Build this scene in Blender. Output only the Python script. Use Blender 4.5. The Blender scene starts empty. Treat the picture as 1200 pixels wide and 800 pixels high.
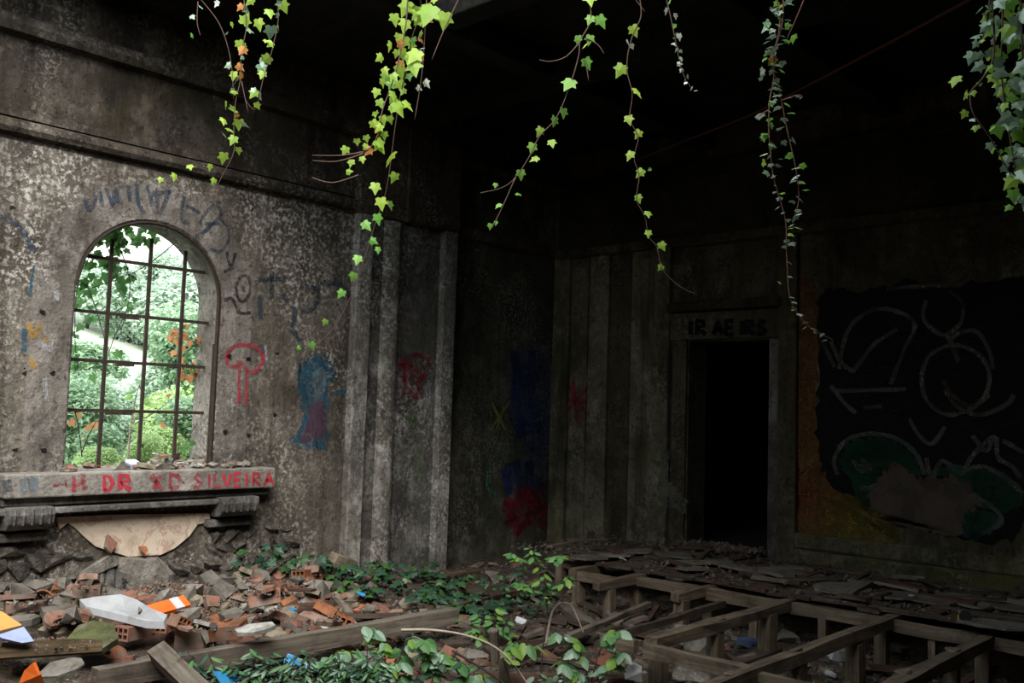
import bpy, bmesh, math, random
from mathutils import Vector, Matrix, noise

random.seed(7)
scn = bpy.context.scene
COL = scn.collection
V = Vector

# ------------------------------------------------------------------ camera
FPX, YAW, PITCH, ROLL = 1106.8, 0.73934, 0.07422, 0.03163
CAM = V((0, 0, 1.62))
_F = V((-math.sin(YAW) * math.cos(PITCH), math.cos(YAW) * math.cos(PITCH), math.sin(PITCH)))
_R0 = V((math.cos(YAW), math.sin(YAW), 0))
_U0 = _R0.cross(_F)
_R = _R0 * math.cos(ROLL) + _U0 * math.sin(ROLL)
_U = _U0 * math.cos(ROLL) - _R0 * math.sin(ROLL)
cam_d = bpy.data.cameras.new('camera')
cam_d.sensor_width = 36.0
cam_d.lens = FPX / 1200 * 36
cam_d.clip_start = 0.05
cam_d.clip_end = 300
cam = bpy.data.objects.new('camera', cam_d)
COL.objects.link(cam)
cam.matrix_world = Matrix(((_R.x, _U.x, -_F.x, CAM.x), (_R.y, _U.y, -_F.y, CAM.y), (_R.z, _U.z, -_F.z, CAM.z), (0, 0, 0, 1)))
scn.camera = cam

# ------------------------------------------------------------------ light
SKY = 1.0
world = bpy.data.worlds.new('overcast_sky')
scn.world = world
world.use_nodes = True
wbg = world.node_tree.nodes['Background']
wbg.inputs[0].default_value = (0.90, 0.97, 1.0, 1)
wbg.inputs[1].default_value = SKY
sun_d = bpy.data.lights.new('hazy_sun', 'SUN')
sun_d.energy = 2.0
sun_d.angle = math.radians(40)
sun_d.color = (1.0, 0.95, 0.88)
sun = bpy.data.objects.new('hazy_sun', sun_d)
COL.objects.link(sun)
sun.rotation_euler = V((-0.75, 0.62, -1.0)).to_track_quat('-Z', 'Y').to_euler()
scn.view_settings.view_transform = 'Standard'
scn.view_settings.look = 'None'
scn.view_settings.gamma = 1.0
scn.view_settings.use_curve_mapping = False
scn.view_settings.exposure = 1.75

# ------------------------------------------------------------------ pixel helpers (points on real planes of the place)
def ray(px, py):
    return _F + _R * ((px - 600) / FPX) - _U * ((py - 400) / FPX)
def on(px, py, ax, val):
    d = ray(px, py)
    return CAM + d * ((val - CAM[ax]) / d[ax])
def dep(px, py, z):
    return CAM + ray(px, py) * z

XL, YB = -8.53, 10.37       # left wall face, back wall face
ZC = 5.3                    # ceiling height

# ------------------------------------------------------------------ materials
class NT:
    def __init__(s, name):
        m = bpy.data.materials.new(name); m.use_nodes = True
        s.m = m; s.t = m.node_tree; s.nd = s.t.nodes; s.ln = s.t.links
        s.b = s.nd['Principled BSDF']; s.o = s.nd['Material Output']
        s._c = None
    def put(s, sock, v):
        if isinstance(v, bpy.types.NodeSocket): s.ln.new(v, sock)
        elif isinstance(v, (tuple, list)) and len(v) == 3 and sock.type == 'RGBA': sock.default_value = (*v, 1)
        else: sock.default_value = v
    def co(s, scale=(1, 1, 1), kind='Object', off=None):
        c = s.nd.new('ShaderNodeTexCoord')
        mp = s.nd.new('ShaderNodeMapping')
        s.ln.new(c.outputs[kind], mp.inputs[0])
        mp.inputs['Scale'].default_value = scale
        if off is not None: s.put(mp.inputs['Location'], off)
        return mp.outputs[0]
    def noise(s, scale, detail=6, rough=.6, vec=None, dist=0.0):
        n = s.nd.new('ShaderNodeTexNoise')
        n.inputs['Scale'].default_value = scale; n.inputs['Detail'].default_value = detail
        n.inputs['Roughness'].default_value = rough; n.inputs['Distortion'].default_value = dist
        s.ln.new(vec if vec is not None else s.co(), n.inputs['Vector'])
        return n.outputs['Fac']
    def vor(s, scale, vec=None, feat='F1', out='Distance'):
        n = s.nd.new('ShaderNodeTexVoronoi'); n.feature = feat
        n.inputs['Scale'].default_value = scale
        s.ln.new(vec if vec is not None else s.co(), n.inputs['Vector'])
        return n.outputs[out]
    def ramp(s, fac, stops):
        r = s.nd.new('ShaderNodeValToRGB'); e = r.color_ramp.elements
        while len(e) < len(stops): e.new(.5)
        for el, (p, c) in zip(e, stops):
            el.position = p
            el.color = (*c, 1) if isinstance(c, tuple) else (c, c, c, 1)
        s.put(r.inputs[0], fac)
        return r.outputs[0]
    def mix(s, fac, a, b, mode='MIX'):
        n = s.nd.new('ShaderNodeMix'); n.data_type = 'RGBA'; n.blend_type = mode
        s.put(n.inputs[0], fac); s.put(n.inputs[6], a); s.put(n.inputs[7], b)
        return n.outputs[2]
    def math(s, op, a, b=0.0):
        n = s.nd.new('ShaderNodeMath'); n.operation = op
        s.put(n.inputs[0], a); s.put(n.inputs[1], b)
        return n.outputs[0]
    def rnd(s):
        return s.nd.new('ShaderNodeObjectInfo').outputs['Random']
    def island(s):
        return s.nd.new('ShaderNodeNewGeometry').outputs['Random Per Island']
    def sep(s, vec, i):
        n = s.nd.new('ShaderNodeSeparateXYZ'); s.ln.new(vec, n.inputs[0]); return n.outputs[i]
    def bump(s, h, strength=.5, dist=.02):
        n = s.nd.new('ShaderNodeBump'); n.inputs['Strength'].default_value = strength; n.inputs['Distance'].default_value = dist
        s.ln.new(h, n.inputs['Height']); s.ln.new(n.outputs[0], s.b.inputs['Normal'])
    def done(s, color, rough=.9, spec=.25):
        s.put(s.b.inputs['Base Color'], color); s.put(s.b.inputs['Roughness'], rough)
        s.b.inputs['Specular IOR Level'].default_value = spec
        return s.m
    def alpha(s, fac):
        s.put(s.b.inputs['Alpha'], fac)

def plaster(name, dark, mid, light, speck, speck_amt=.5, streak=.6, moss=None, moss_amt=.5):
    t = NT(name)
    big = t.noise(.8, 8, .68, dist=.4)
    c = t.mix(t.ramp(big, [(.40, 0.), (.60, 1.)]), dark, mid)
    med = t.noise(3.2, 9, .74, vec=t.co((1, 1, .8), off=(2, 1, 7)))
    c = t.mix(t.ramp(med, [(.50, 0.), (.66, 1.)]), c, light)
    fine = t.noise(24, 5, .72)
    msk = t.noise(1.2, 7, .7, vec=t.co((1, 1, .8), off=(3, 8, 1)))
    sp = t.math('MULTIPLY', t.ramp(fine, [(.50, 0.), (.58, 1.)]), t.ramp(msk, [(.56 - .16 * speck_amt, 0.), (.64, 1.)]))
    c = t.mix(t.math('MULTIPLY', sp, min(1, .5 + .45 * speck_amt)), c, speck)
    dk = t.noise(17, 5, .7, vec=t.co((1, 1, 1), off=(7, 7, 7)))
    c = t.mix(t.ramp(dk, [(.55, 0.), (.66, .75)]), c, tuple(v * .3 for v in dark))
    st = t.noise(1.0, 7, .72, vec=t.co((2.6, 2.6, .30)))
    c = t.mix(t.math('MULTIPLY', t.ramp(st, [(.50, 0.), (.64, 1.)]), streak), c, tuple(v * .4 for v in dark))
    pit = t.vor(5.3)
    pm = t.noise(2.3, 3, .5, vec=t.co((1, 1, 1), off=(1, 5, 9)))
    c = t.mix(t.math('MULTIPLY', t.ramp(pit, [(.04, 1.), (.075, 0.)]), t.ramp(pm, [(.54, 0.), (.58, 1.)])), c, (.01, .009, .008))
    if moss:
        mo = t.noise(1.3, 8, .72, vec=t.co((1, 1, 1), off=(11, 2, 5)))
        c = t.mix(t.math('MULTIPLY', t.ramp(mo, [(.48, 0.), (.62, 1.)]), moss_amt), c, moss)
    t.bump(t.math('ADD', t.math('MULTIPLY', fine, .7), t.math('MULTIPLY', med, 1.6)), .8, .035)
    return t.done(c, .93, .2)

M = {}
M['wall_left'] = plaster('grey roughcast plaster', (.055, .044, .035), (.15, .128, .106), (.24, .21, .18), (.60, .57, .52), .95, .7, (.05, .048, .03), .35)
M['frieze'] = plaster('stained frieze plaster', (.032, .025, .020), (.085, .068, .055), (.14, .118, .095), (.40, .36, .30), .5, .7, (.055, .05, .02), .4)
M['surround'] = plaster('smooth grey render', (.075, .065, .056), (.18, .16, .14), (.30, .27, .245), (.52, .5, .47), .45, .6)
M['pilaster'] = plaster('streaked concrete', (.055, .05, .044), (.15, .14, .125), (.27, .26, .24), (.60, .59, .56), .85, .6, (.07, .085, .055), .5)
M['pale_highlit_strip'] = plaster('pale worn highlit concrete', (.12, .108, .092), (.25, .235, .21), (.42, .405, .375), (.68, .67, .64), .95, .5)  # worn pale concrete, lightened further to carry the roll's highlights
M['recess'] = plaster('mossy dark plaster', (.035, .035, .026), (.09, .088, .068), (.185, .18, .145), (.40, .395, .35), .6, .6, (.06, .068, .03), .5)  # darker plaster base with moss patches
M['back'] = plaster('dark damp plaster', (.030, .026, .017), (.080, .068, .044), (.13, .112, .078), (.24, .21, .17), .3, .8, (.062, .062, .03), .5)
M['back_strip'] = plaster('cracked greenish plaster', (.065, .058, .038), (.19, .172, .118), (.29, .265, .19), (.42, .40, .33), .3, .8, (.085, .086, .038), .5)
M['back_up'] = plaster('dark upper plaster', (.02, .018, .014), (.04, .035, .027), (.055, .048, .038), (.09, .08, .07), .1, .6)  # darker base than the wall below the ledge
M['lintel'] = plaster('brown stained lintel', (.02, .017, .012), (.045, .034, .02), (.075, .055, .03), (.10, .08, .05), .2, .6)
M['plinth'] = plaster('mossy plinth', (.035, .033, .02), (.095, .088, .055), (.17, .155, .115), (.26, .24, .18), .3, .5, (.10, .10, .025), .6)
M['ceiling'] = plaster('dark ceiling plaster', (.012, .012, .010), (.022, .021, .018), (.034, .032, .028), (.1, .1, .09), .05, .5)  # near-black base colour with little contrast
M['sill'] = plaster('weathered sill stone', (.16, .145, .125), (.30, .275, .25), (.40, .375, .34), (.52, .5, .46), .2, .3)
M['moulding'] = plaster('grey moulding cement', (.07, .065, .06), (.17, .16, .15), (.25, .24, .225), (.35, .34, .33), .15, .6)
M['masonry'] = plaster('exposed rubble masonry', (.035, .031, .026), (.11, .098, .083), (.19, .17, .145), (.32, .3, .26), .4, .3, (.06, .06, .035), .5)
M['concrete'] = plaster('broken concrete', (.13, .115, .10), (.25, .23, .2), (.36, .34, .31), (.5, .48, .45), .3, .2)

def m_marble():
    t = NT('cream marble'); v = t.noise(2.2, 8, .7, dist=1.6)
    c = t.ramp(v, [(.3, (.42, .33, .25)), (.5, (.60, .51, .41)), (.54, (.40, .25, .19)), (.58, (.62, .53, .44)), (.75, (.5, .39, .3))])
    st = t.noise(4, 6, .7); c = t.mix(t.ramp(st, [(.5, 0.), (.75, .8)]), c, (.22, .17, .12))
    return t.done(c, .55, .4)
M['marble'] = m_marble()

def m_rust():
    t = NT('rusty iron'); v = t.noise(25, 5, .7)
    return t.done(t.ramp(v, [(.3, (.012, .009, .008)), (.55, (.030, .019, .014)), (.75, (.07, .036, .024))]), .8, .3)
M['rust'] = m_rust()

def m_wood(name, a, b, c3, moss=None):
    t = NT(name)
    r = t.rnd()
    off = t.nd.new('ShaderNodeCombineXYZ'); t.ln.new(t.math('MULTIPLY', r, 40.), off.inputs[0]); t.ln.new(t.math('MULTIPLY', r, 17.), off.inputs[1])
    g = t.noise(1., 8, .65, vec=t.co((1.6, 26, 26), off=off.outputs[0]), dist=.6)
    c = t.ramp(g, [(.3, a), (.52, b), (.72, c3)])
    w = t.noise(4, 6, .65, vec=t.co((1, 1, 1), off=off.outputs[0]))
    c = t.mix(t.ramp(w, [(.5, 0.), (.68, .75)]), c, tuple(v * .4 for v in a))
    if moss: c = t.mix(t.ramp(w, [(.3, .7), (.42, 0.)]), c, moss)
    c = t.mix(t.math('MULTIPLY', r, .35), c, tuple(v * .5 for v in b))
    t.bump(g, .5, .01)
    return t.done(c, .85, .25)
M['joist'] = m_wood('old joist timber', (.05, .038, .028), (.145, .112, .08), (.25, .205, .155), (.085, .09, .035))
M['plank'] = m_wood('dark rotten plank', (.03, .022, .017), (.075, .055, .042), (.13, .10, .08))
M['grey_wood'] = m_wood('weathered grey timber', (.07, .056, .044), (.165, .137, .11), (.27, .235, .195), (.13, .16, .09))
M['red_wood'] = m_wood('reddish rotten board', (.035, .02, .016), (.085, .045, .033), (.13, .08, .06))
M['bark'] = m_wood('brown bark sheet', (.02, .014, .009), (.07, .045, .022), (.16, .11, .05))

def m_clay(name, a, b, dust=(.42, .36, .31), dustamt=.7):
    t = NT(name); r = t.rnd()
    c = t.mix(r, a, b)
    v = t.noise(9, 7, .7); w = t.noise(3.2, 5, .65)
    c = t.mix(t.ramp(v, [(.42, 0.), (.66, .8)]), c, tuple(x * .3 for x in a))
    g = t.noise(2.4, 6, .7, vec=t.co((1, 1, 1), 'Object', (4, 9, 2)))
    c = t.mix(t.ramp(g, [(.54, 0.), (.66, .7)]), c, (.05, .05, .028))
    c = t.mix(t.math('MULTIPLY', t.ramp(w, [(.5, 0.), (.66, 1.)]), dustamt), c, dust)
    t.bump(v, .5, .008)
    return t.done(c, .9, .2)
M['brick'] = m_clay('red clay', (.17, .072, .05), (.26, .135, .098), (.22, .185, .155), .9)
M['orange_clay'] = m_clay('orange clay', (.27, .095, .045), (.35, .145, .072), (.22, .18, .15), .8)
M['pink_clay'] = m_clay('pale pink clay', (.25, .15, .115), (.31, .205, .165), (.2, .17, .145), .8)
M['stone'] = m_clay('grey rubble stone', (.12, .107, .092), (.22, .20, .175), (.33, .31, .28), .6)
M['dusty'] = m_clay('dusty dark plaster', (.11, .10, .087), (.18, .165, .147), (.24, .225, .2), .5)
M['plasterbit'] = m_clay('white plaster', (.36, .35, .325), (.47, .46, .43), (.2, .18, .155), .7)
M['tan'] = m_clay('tan stone', (.19, .155, .115), (.26, .215, .16), (.09, .085, .055), .8)
M['mossy'] = m_clay('mossy concrete', (.075, .085, .04), (.10, .11, .045), (.20, .18, .15), .95)
M['darksoil'] = m_clay('soil', (.03, .025, .02), (.05, .042, .033), (.11, .095, .08), .5)

def m_ground():
    t = NT('rubble soil'); v = t.noise(14, 8, .75); w = t.noise(1.2, 6, .65); k = t.vor(30, out='Color')
    c = t.ramp(v, [(.32, (.022, .018, .014)), (.5, (.07, .057, .045)), (.68, (.16, .135, .11)), (.8, (.28, .25, .22))])
    c = t.mix(t.ramp(w, [(.52, 0.), (.64, .5)]), c, (.13, .062, .04))
    c = t.mix(.22, c, k, 'SOFT_LIGHT')
    t.bump(v, .8, .04)
    return t.done(c, .95, .15)
M['ground'] = m_ground()

def m_island(name, stops, rough=.9):
    t = NT(name); v = t.noise(30, 4, .7)
    c = t.ramp(t.island(), stops)
    c = t.mix(t.ramp(v, [(.4, 0.), (.7, .6)]), c, (.06, .05, .04))
    return t.done(c, rough, .2)
M['gravel'] = m_island('crushed rubble', [(0, (.07, .06, .05)), (.3, (.17, .15, .13)), (.5, (.20, .09, .06)), (.62, (.26, .11, .06)), (.75, (.11, .098, .085)), (.88, (.30, .28, .26)), (1, (.06, .05, .04))])
M['gravel_dark'] = m_island('dusty debris', [(0, (.05, .042, .035)), (.4, (.12, .10, .085)), (.6, (.09, .05, .035)), (.8, (.2, .18, .16)), (1, (.07, .055, .045))])

def m_leaf(name, a, b, rough=.45, trans=.35, spec=.4, isl=False):
    t = NT(name)
    r = t.island() if isl else t.rnd()
    c = t.mix(r, a, b)
    v = t.noise(30, 3, .6)
    c = t.mix(t.ramp(v, [(.5, 0.), (.8, .35)]), c, tuple(x * .5 for x in a))
    t.done(c, rough, spec)
    if trans:
        tr = t.nd.new('ShaderNodeBsdfTranslucent')
        t.ln.new(t.mix(.5, c, tuple(min(1, x * 1.5) for x in b)), tr.inputs[0])
        ms = t.nd.new('ShaderNodeMixShader'); ms.inputs[0].default_value = trans
        t.ln.new(t.b.outputs[0], ms.inputs[1]); t.ln.new(tr.outputs[0], ms.inputs[2])
        t.ln.new(ms.outputs[0], t.o.inputs[0])
    return t.m
M['ivy_lime'] = m_leaf('lime ivy leaf', (.22, .38, .045), (.37, .53, .08), .5, .4)
M['ivy_green'] = m_leaf('fresh ivy leaf', (.11, .31, .045), (.22, .43, .08), .5, .4)
M['ivy_grey'] = m_leaf('glossy grey green ivy leaf', (.16, .27, .17), (.27, .38, .26), .28, .15, .7)
M['ivy_white'] = m_leaf('whitish ivy leaf', (.45, .52, .44), (.60, .64, .56), .4, .2, .6)  # whitish leaf colour
M['ivy_brown'] = m_leaf('dead ivy leaf', (.35, .14, .04), (.5, .22, .06), .7, .3)
M['ivy_dark'] = m_leaf('dark ivy leaf', (.035, .10, .03), (.07, .17, .045), .4, .3, .5)
M['ivy_deep'] = m_leaf('deep green ground ivy', (.016, .05, .028), (.034, .09, .05), .45, .12, .35)
M['weed'] = m_leaf('weed leaf', (.06, .18, .055), (.13, .28, .095), .45, .3, .4)
M['weed_pale'] = m_leaf('pale weed leaf', (.15, .26, .17), (.24, .36, .24), .35, .2, .6)
M['weed_lime'] = m_leaf('lime weed leaf', (.17, .32, .055), (.26, .42, .09), .45, .4)
M['orange_leaf'] = m_leaf('dry orange leaf', (.36, .14, .05), (.46, .22, .10), .7, .4)
M['shrub_a'] = m_leaf('haze-paled shrub foliage', (.23, .36, .27), (.54, .63, .52), .6, .35, .3, True)  # outdoor haze put into these washed-out foliage colours
M['shrub_b'] = m_leaf('mid shrub foliage', (.15, .29, .17), (.38, .50, .34), .6, .35, .3, True)
M['shrub_c'] = m_leaf('lime shrub foliage', (.26, .42, .16), (.52, .64, .34), .6, .35, .3, True)
M['shrub_d'] = m_leaf('yellowish tree foliage', (.38, .44, .26), (.6, .63, .44), .6, .35, .3, True)

def plain(name, c, rough=.8, spec=.3):
    t = NT(name); v = t.noise(7, 6, .65)
    return t.done(t.mix(t.ramp(v, [(.45, 0.), (.75, .55)]), c, tuple(x * .45 for x in c)), rough, spec)
M['stem'] = plain('vine stem', (.10, .062, .048))
M['twig'] = plain('dry twig', (.34, .27, .22))
M['cane'] = plain('pale cane', (.42, .36, .30))
M['stem_dark'] = plain('dark stem', (.05, .04, .03))
M['stem_red'] = plain('reddish stem', (.19, .095, .07))
M['hill'] = plain('pale hillside grass', (.46, .52, .41))
M['track'] = plain('pale gravel track', (.50, .47, .44))
M['blue_plastic'] = plain('blue plastic', (.04, .25, .50), .4, .5)
M['orange_paint'] = plain('orange paint', (.72, .33, .09), .6)
M['lav_paint'] = plain('lavender paint', (.34, .40, .60), .6)
M['vivid_orange'] = plain('vivid orange plastic', (.70, .14, .02), .5)
M['white_paint'] = plain('white paint', (.46, .47, .49), .7)
M['dark_strip'] = plain('dark strip', (.06, .04, .03))
M['yellow'] = plain('yellow paint', (.55, .42, .05), .5)
M['black'] = plain('black', (.01, .01, .01), .5)
M['red_pack'] = plain('red packaging', (.40, .05, .05), .5)
M['hole_dark'] = plain('brick cavity', (.05, .025, .018))
M['corridor_shade'] = plain('shade-dark corridor plaster', (.02, .018, .015))  # shade put into the colour: near-black so the doorway reads dark

def paint(name, c, keep=.5, scale=7, soft=.22, op=.85):
    """worn spray paint: a film that has flaked away in places"""
    t = NT(name)
    v = t.noise(scale, 9, .75); f = t.noise(34, 5, .7)
    a = t.math('ADD', t.math('MULTIPLY', v, .55), t.math('MULTIPLY', f, .45))
    w = t.noise(4, 6, .65)
    col = t.mix(t.ramp(w, [(.4, 0.), (.65, .8)]), c, tuple(x * .45 for x in c))
    t.done(col, .85, .15)
    t.alpha(t.math('MULTIPLY', t.ramp(a, [(1 - keep - soft * .5, 0.), (1 - keep + soft * .5, 1.)]), op))
    return t.m
M['p_red'] = paint('worn red paint', (.28, .022, .04), .515)
M['p_redb'] = paint('bright red paint', (.42, .035, .06), .535)
M['p_blue'] = paint('worn blue paint', (.015, .10, .17), .505)
M['p_navy'] = paint('faded navy paint', (.04, .062, .095), .52)
M['p_black'] = paint('faded black paint', (.025, .024, .027), .52)
M['p_purple'] = paint('faded purple paint', (.14, .055, .09), .5)
M['p_yellow'] = paint('worn yellow paint', (.45, .27, .06), .5)
M['p_white'] = paint('worn white paint', (.50, .51, .55), .48)
M['p_lightblue'] = paint('pale blue paint', (.20, .29, .36), .47)
M['p_green'] = paint('worn green paint', (.16, .32, .13), .45)
M['p_lime'] = paint('lime paint', (.42, .5, .12), .6)
M['p_teal'] = paint('teal paint', (.08, .36, .32), .5)
M['p_royal'] = paint('royal blue paint', (.04, .075, .28), .5)
M['p_dgreen'] = paint('dark green paint', (.006, .036, .022), .62)
M['p_pale'] = paint('greyed white paint', (.15, .15, .135), .51)
M['p_bg'] = paint('black wall paint', (.006, .006, .007), .66, 3, op=.95)
M['p_gold'] = paint('gold paint', (.12, .09, .03), .48)
M['p_patch'] = paint('bare brown plaster', (.085, .066, .053), .68)
M['p_royal_f'] = paint('thin royal blue haze', (.055, .10, .34), .45, 5, .3, .7)
M['p_red_f'] = paint('thin red splash', (.28, .022, .04), .48, 7, .2, .9)
M['p_redc'] = paint('fresh red paint', (.46, .035, .06), .60)
M['p_flake'] = paint('pale flaking plaster', (.13, .13, .105), .6)
M['p_moss'] = paint('yellow moss', (.15, .115, .022), .53, 5)
M['p_orange'] = paint('rust orange limewash', (.17, .075, .022), .56, 3, .3)

# ------------------------------------------------------------------ mesh helpers
def tag(o, label=None, cat=None, group=None, kind=None):
    if label: o['label'] = label
    if cat: o['category'] = cat
    if group: o['group'] = group
    if kind: o['kind'] = kind
    return o
def link(name, me, mat=None, parent=None, loc=None, rot=None):
    o = bpy.data.objects.new(name, me)
    COL.objects.link(o)
    if me is not None and mat is not None and not me.materials: me.materials.append(mat)
    if parent is not None: o.parent = parent
    if loc is not None: o.location = loc
    if rot is not None: o.rotation_euler = rot
    return o
def empty(name, loc, label=None, cat=None, group=None):
    o = bpy.data.objects.new(name, None); o.empty_display_size = .1
    COL.objects.link(o); o.location = loc
    return tag(o, label, cat, group)

class MB:
    def __init__(s): s.v = []; s.f = []
    def quad(s, a, b, c, d):
        n = len(s.v); s.v += [V(a), V(b), V(c), V(d)]; s.f.append((n, n + 1, n + 2, n + 3)); return s
    def poly(s, pts):
        n = len(s.v); s.v += [V(p) for p in pts]; s.f.append(tuple(range(n, n + len(pts)))); return s
    def box(s, lo, hi):
        n = len(s.v)
        for z in (lo[2], hi[2]):
            for x, y in ((lo[0], lo[1]), (hi[0], lo[1]), (hi[0], hi[1]), (lo[0], hi[1])): s.v.append(V((x, y, z)))
        for f in ((3, 2, 1, 0), (4, 5, 6, 7), (0, 1, 5, 4), (1, 2, 6, 5), (2, 3, 7, 6), (3, 0, 4, 7)): s.f.append(tuple(n + i for i in f))
        return s
    def prism(s, pts, d):
        """polygon pts extruded by vector d"""
        n = len(s.v); k = len(pts); d = V(d)
        s.v += [V(p) for p in pts] + [V(p) + d for p in pts]
        s.f.append(tuple(range(n, n + k))); s.f.append(tuple(range(n + 2 * k - 1, n + k - 1, -1)))
        for i in range(k):
            j = (i + 1) % k; s.f.append((n + j, n + i, n + k + i, n + k + j))
        return s
    def tube(s, pts, r0, r1=None, sides=5):
        r1 = r0 if r1 is None else r1
        pts = [V(p) for p in pts]; n = len(s.v); k = len(pts)
        for i, p in enumerate(pts):
            d = (pts[min(i + 1, k - 1)] - pts[max(i - 1, 0)]).normalized()
            a = d.orthogonal().normalized() if i == 0 else (a - d * a.dot(d)).normalized()
            b = d.cross(a); r = r0 + (r1 - r0) * i / max(1, k - 1)
            for q in range(sides):
                t = 2 * math.pi * q / sides
                s.v.append(p + (a * math.cos(t) + b * math.sin(t)) * r)
        for i in range(k - 1):
            for q in range(sides):
                w = (q + 1) % sides
                s.f.append((n + i * sides + q, n + i * sides + w, n + (i + 1) * sides + w, n + (i + 1) * sides + q))
        s.f.append(tuple(n + q for q in range(sides - 1, -1, -1))); s.f.append(tuple(n + (k - 1) * sides + q for q in range(sides)))
        return s
    def hull(s, pts):
        bm = bmesh.new()
        for p in pts: bm.verts.new(p)
        r = bmesh.ops.convex_hull(bm, input=bm.verts)
        bm.verts.ensure_lookup_table(); n = len(s.v)
        used = [v for v in bm.verts if v.link_faces]; ix = {v: i for i, v in enumerate(used)}
        s.v += [v.co.copy() for v in used]
        s.f += [tuple(n + ix[v] for v in f.verts) for f in bm.faces]
        bm.free(); return s
    def mesh(s, name, off=None, smooth=False):
        me = bpy.data.meshes.new(name)
        o = V(off) if off is not None else V((0, 0, 0))
        me.from_pydata([tuple(v - o) for v in s.v], [], s.f); me.update()
        bm = bmesh.new(); bm.from_mesh(me)
        bmesh.ops.recalc_face_normals(bm, faces=bm.faces); bm.to_mesh(me); bm.free()
        if smooth: me.polygons.foreach_set('use_smooth', [True] * len(me.polygons))
        return me
    def build(s, name, mat, parent=None, off=None, smooth=False, bevel=0):
        if off is None and parent is not None and parent.type == 'EMPTY': off = parent.location
        o = link(name, s.mesh(name, off, smooth), mat, parent)
        if bevel:
            b = o.modifiers.new('bevel', 'BEVEL'); b.width = bevel; b.segments = 2; b.limit_method = 'ANGLE'
        return o
def struct(name, mb, mat, label, cat=None, **kw):
    o = mb.build(name, mat, **kw); return tag(o, label, cat or name.split('_')[0], None, 'structure')

# ================================================================== STRUCTURE
T = .42                               # wall thickness
WY0, WY1, WZ0, WSP = 3.55, 5.00, .97, 2.62   # window opening: jambs, sill level, spring of arch
WC, WR = (WY0 + WY1) / 2, (WY1 - WY0) / 2
def arch(r, n=24, c=WC, zs=WSP):
    return [(c - r * math.cos(math.pi * i / n), zs + r * .97 * math.sin(math.pi * i / n)) for i in range(n + 1)]
def wall_with_arch(y0, y1, z0, z1, x0, x1):
    mb = MB(); A = arch(WR)
    for x, in ((x0,), (x1,)):
        mb.quad((x, y0, z0), (x, WY0, z0), (x, WY0, z1), (x, y0, z1))
        mb.quad((x, WY1, z0), (x, y1, z0), (x, y1, z1), (x, WY1, z1))
        mb.quad((x, WY0, z0), (x, WY1, z0), (x, WY1, WZ0), (x, WY0, WZ0))
        for (a, b), (c, d) in zip(A, A[1:]): mb.quad((x, a, b), (x, c, d), (x, c, z1), (x, a, z1))
    ring = [(WY0, WZ0)] + A + [(WY1, WZ0)]
    for (a, b), (c, d) in zip(ring, ring[1:] + ring[:1]): mb.quad((x0, a, b), (x0, c, d), (x1, c, d), (x1, a, b))
    return mb
Y0R = -3.2                            # wall behind the camera
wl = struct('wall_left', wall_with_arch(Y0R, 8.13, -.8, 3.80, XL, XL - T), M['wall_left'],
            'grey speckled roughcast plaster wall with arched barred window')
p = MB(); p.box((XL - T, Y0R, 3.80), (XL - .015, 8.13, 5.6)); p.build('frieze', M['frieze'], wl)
p = MB(); p.prism([(XL - .02, Y0R, 3.84), (XL + .05, Y0R, 3.86), (XL + .075, Y0R, 3.90), (XL + .06, Y0R, 3.965), (XL - .02, Y0R, 4.0)], (0, 6.63 - Y0R, 0)); p.build('ledge', M['frieze'], wl)
p = MB(); p.box((XL - .02, Y0R, 4.0), (XL + .02, 6.63, 4.07)); p.build('ledge_fillet', M['frieze'], wl)
p = MB(); p.prism([(XL - .02, Y0R, 4.70), (XL + .08, Y0R, 4.72), (XL + .11, Y0R, 4.78), (XL + .09, Y0R, 4.86), (XL - .02, Y0R, 4.9)], (0, YB - Y0R, 0)); p.build('cornice', M['frieze'], wl)
# band around the arch, standing slightly proud
bd = MB(); Ai, Ao = arch(WR + .01), arch(WR + .36)
Ri = [(WY0 - .01, WZ0)] + Ai + [(WY1 + .01, WZ0)]; Ro = [(WY0 - .36, WZ0)] + Ao + [(WY1 + .36, WZ0)]
for i in range(len(Ri) - 1):
    a, b, c, d = Ri[i], Ri[i + 1], Ro[i + 1], Ro[i]
    bd.quad((XL + .008, *a), (XL + .008, *b), (XL + .008, *c), (XL + .008, *d))
    bd.quad((XL + .008, *c), (XL + .008, *d), (XL - .01, *d), (XL - .01, *c))
    bd.quad((XL + .008, *a), (XL + .008, *b), (XL - .01, *b), (XL - .01, *a))
bd.build('arch_band', M['surround'], wl)
# reveal lining
rv = MB(); Rr = [(WY0 + .004, WZ0)] + arch(WR - .004) + [(WY1 - .004, WZ0)]
for (a, b), (c, d) in zip(Rr, Rr[1:]): rv.quad((XL + .005, a, b), (XL + .005, c, d), (XL - T - .01, c, d), (XL - T - .01, a, b))
rv.build('reveal', M['surround'], wl)
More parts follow.
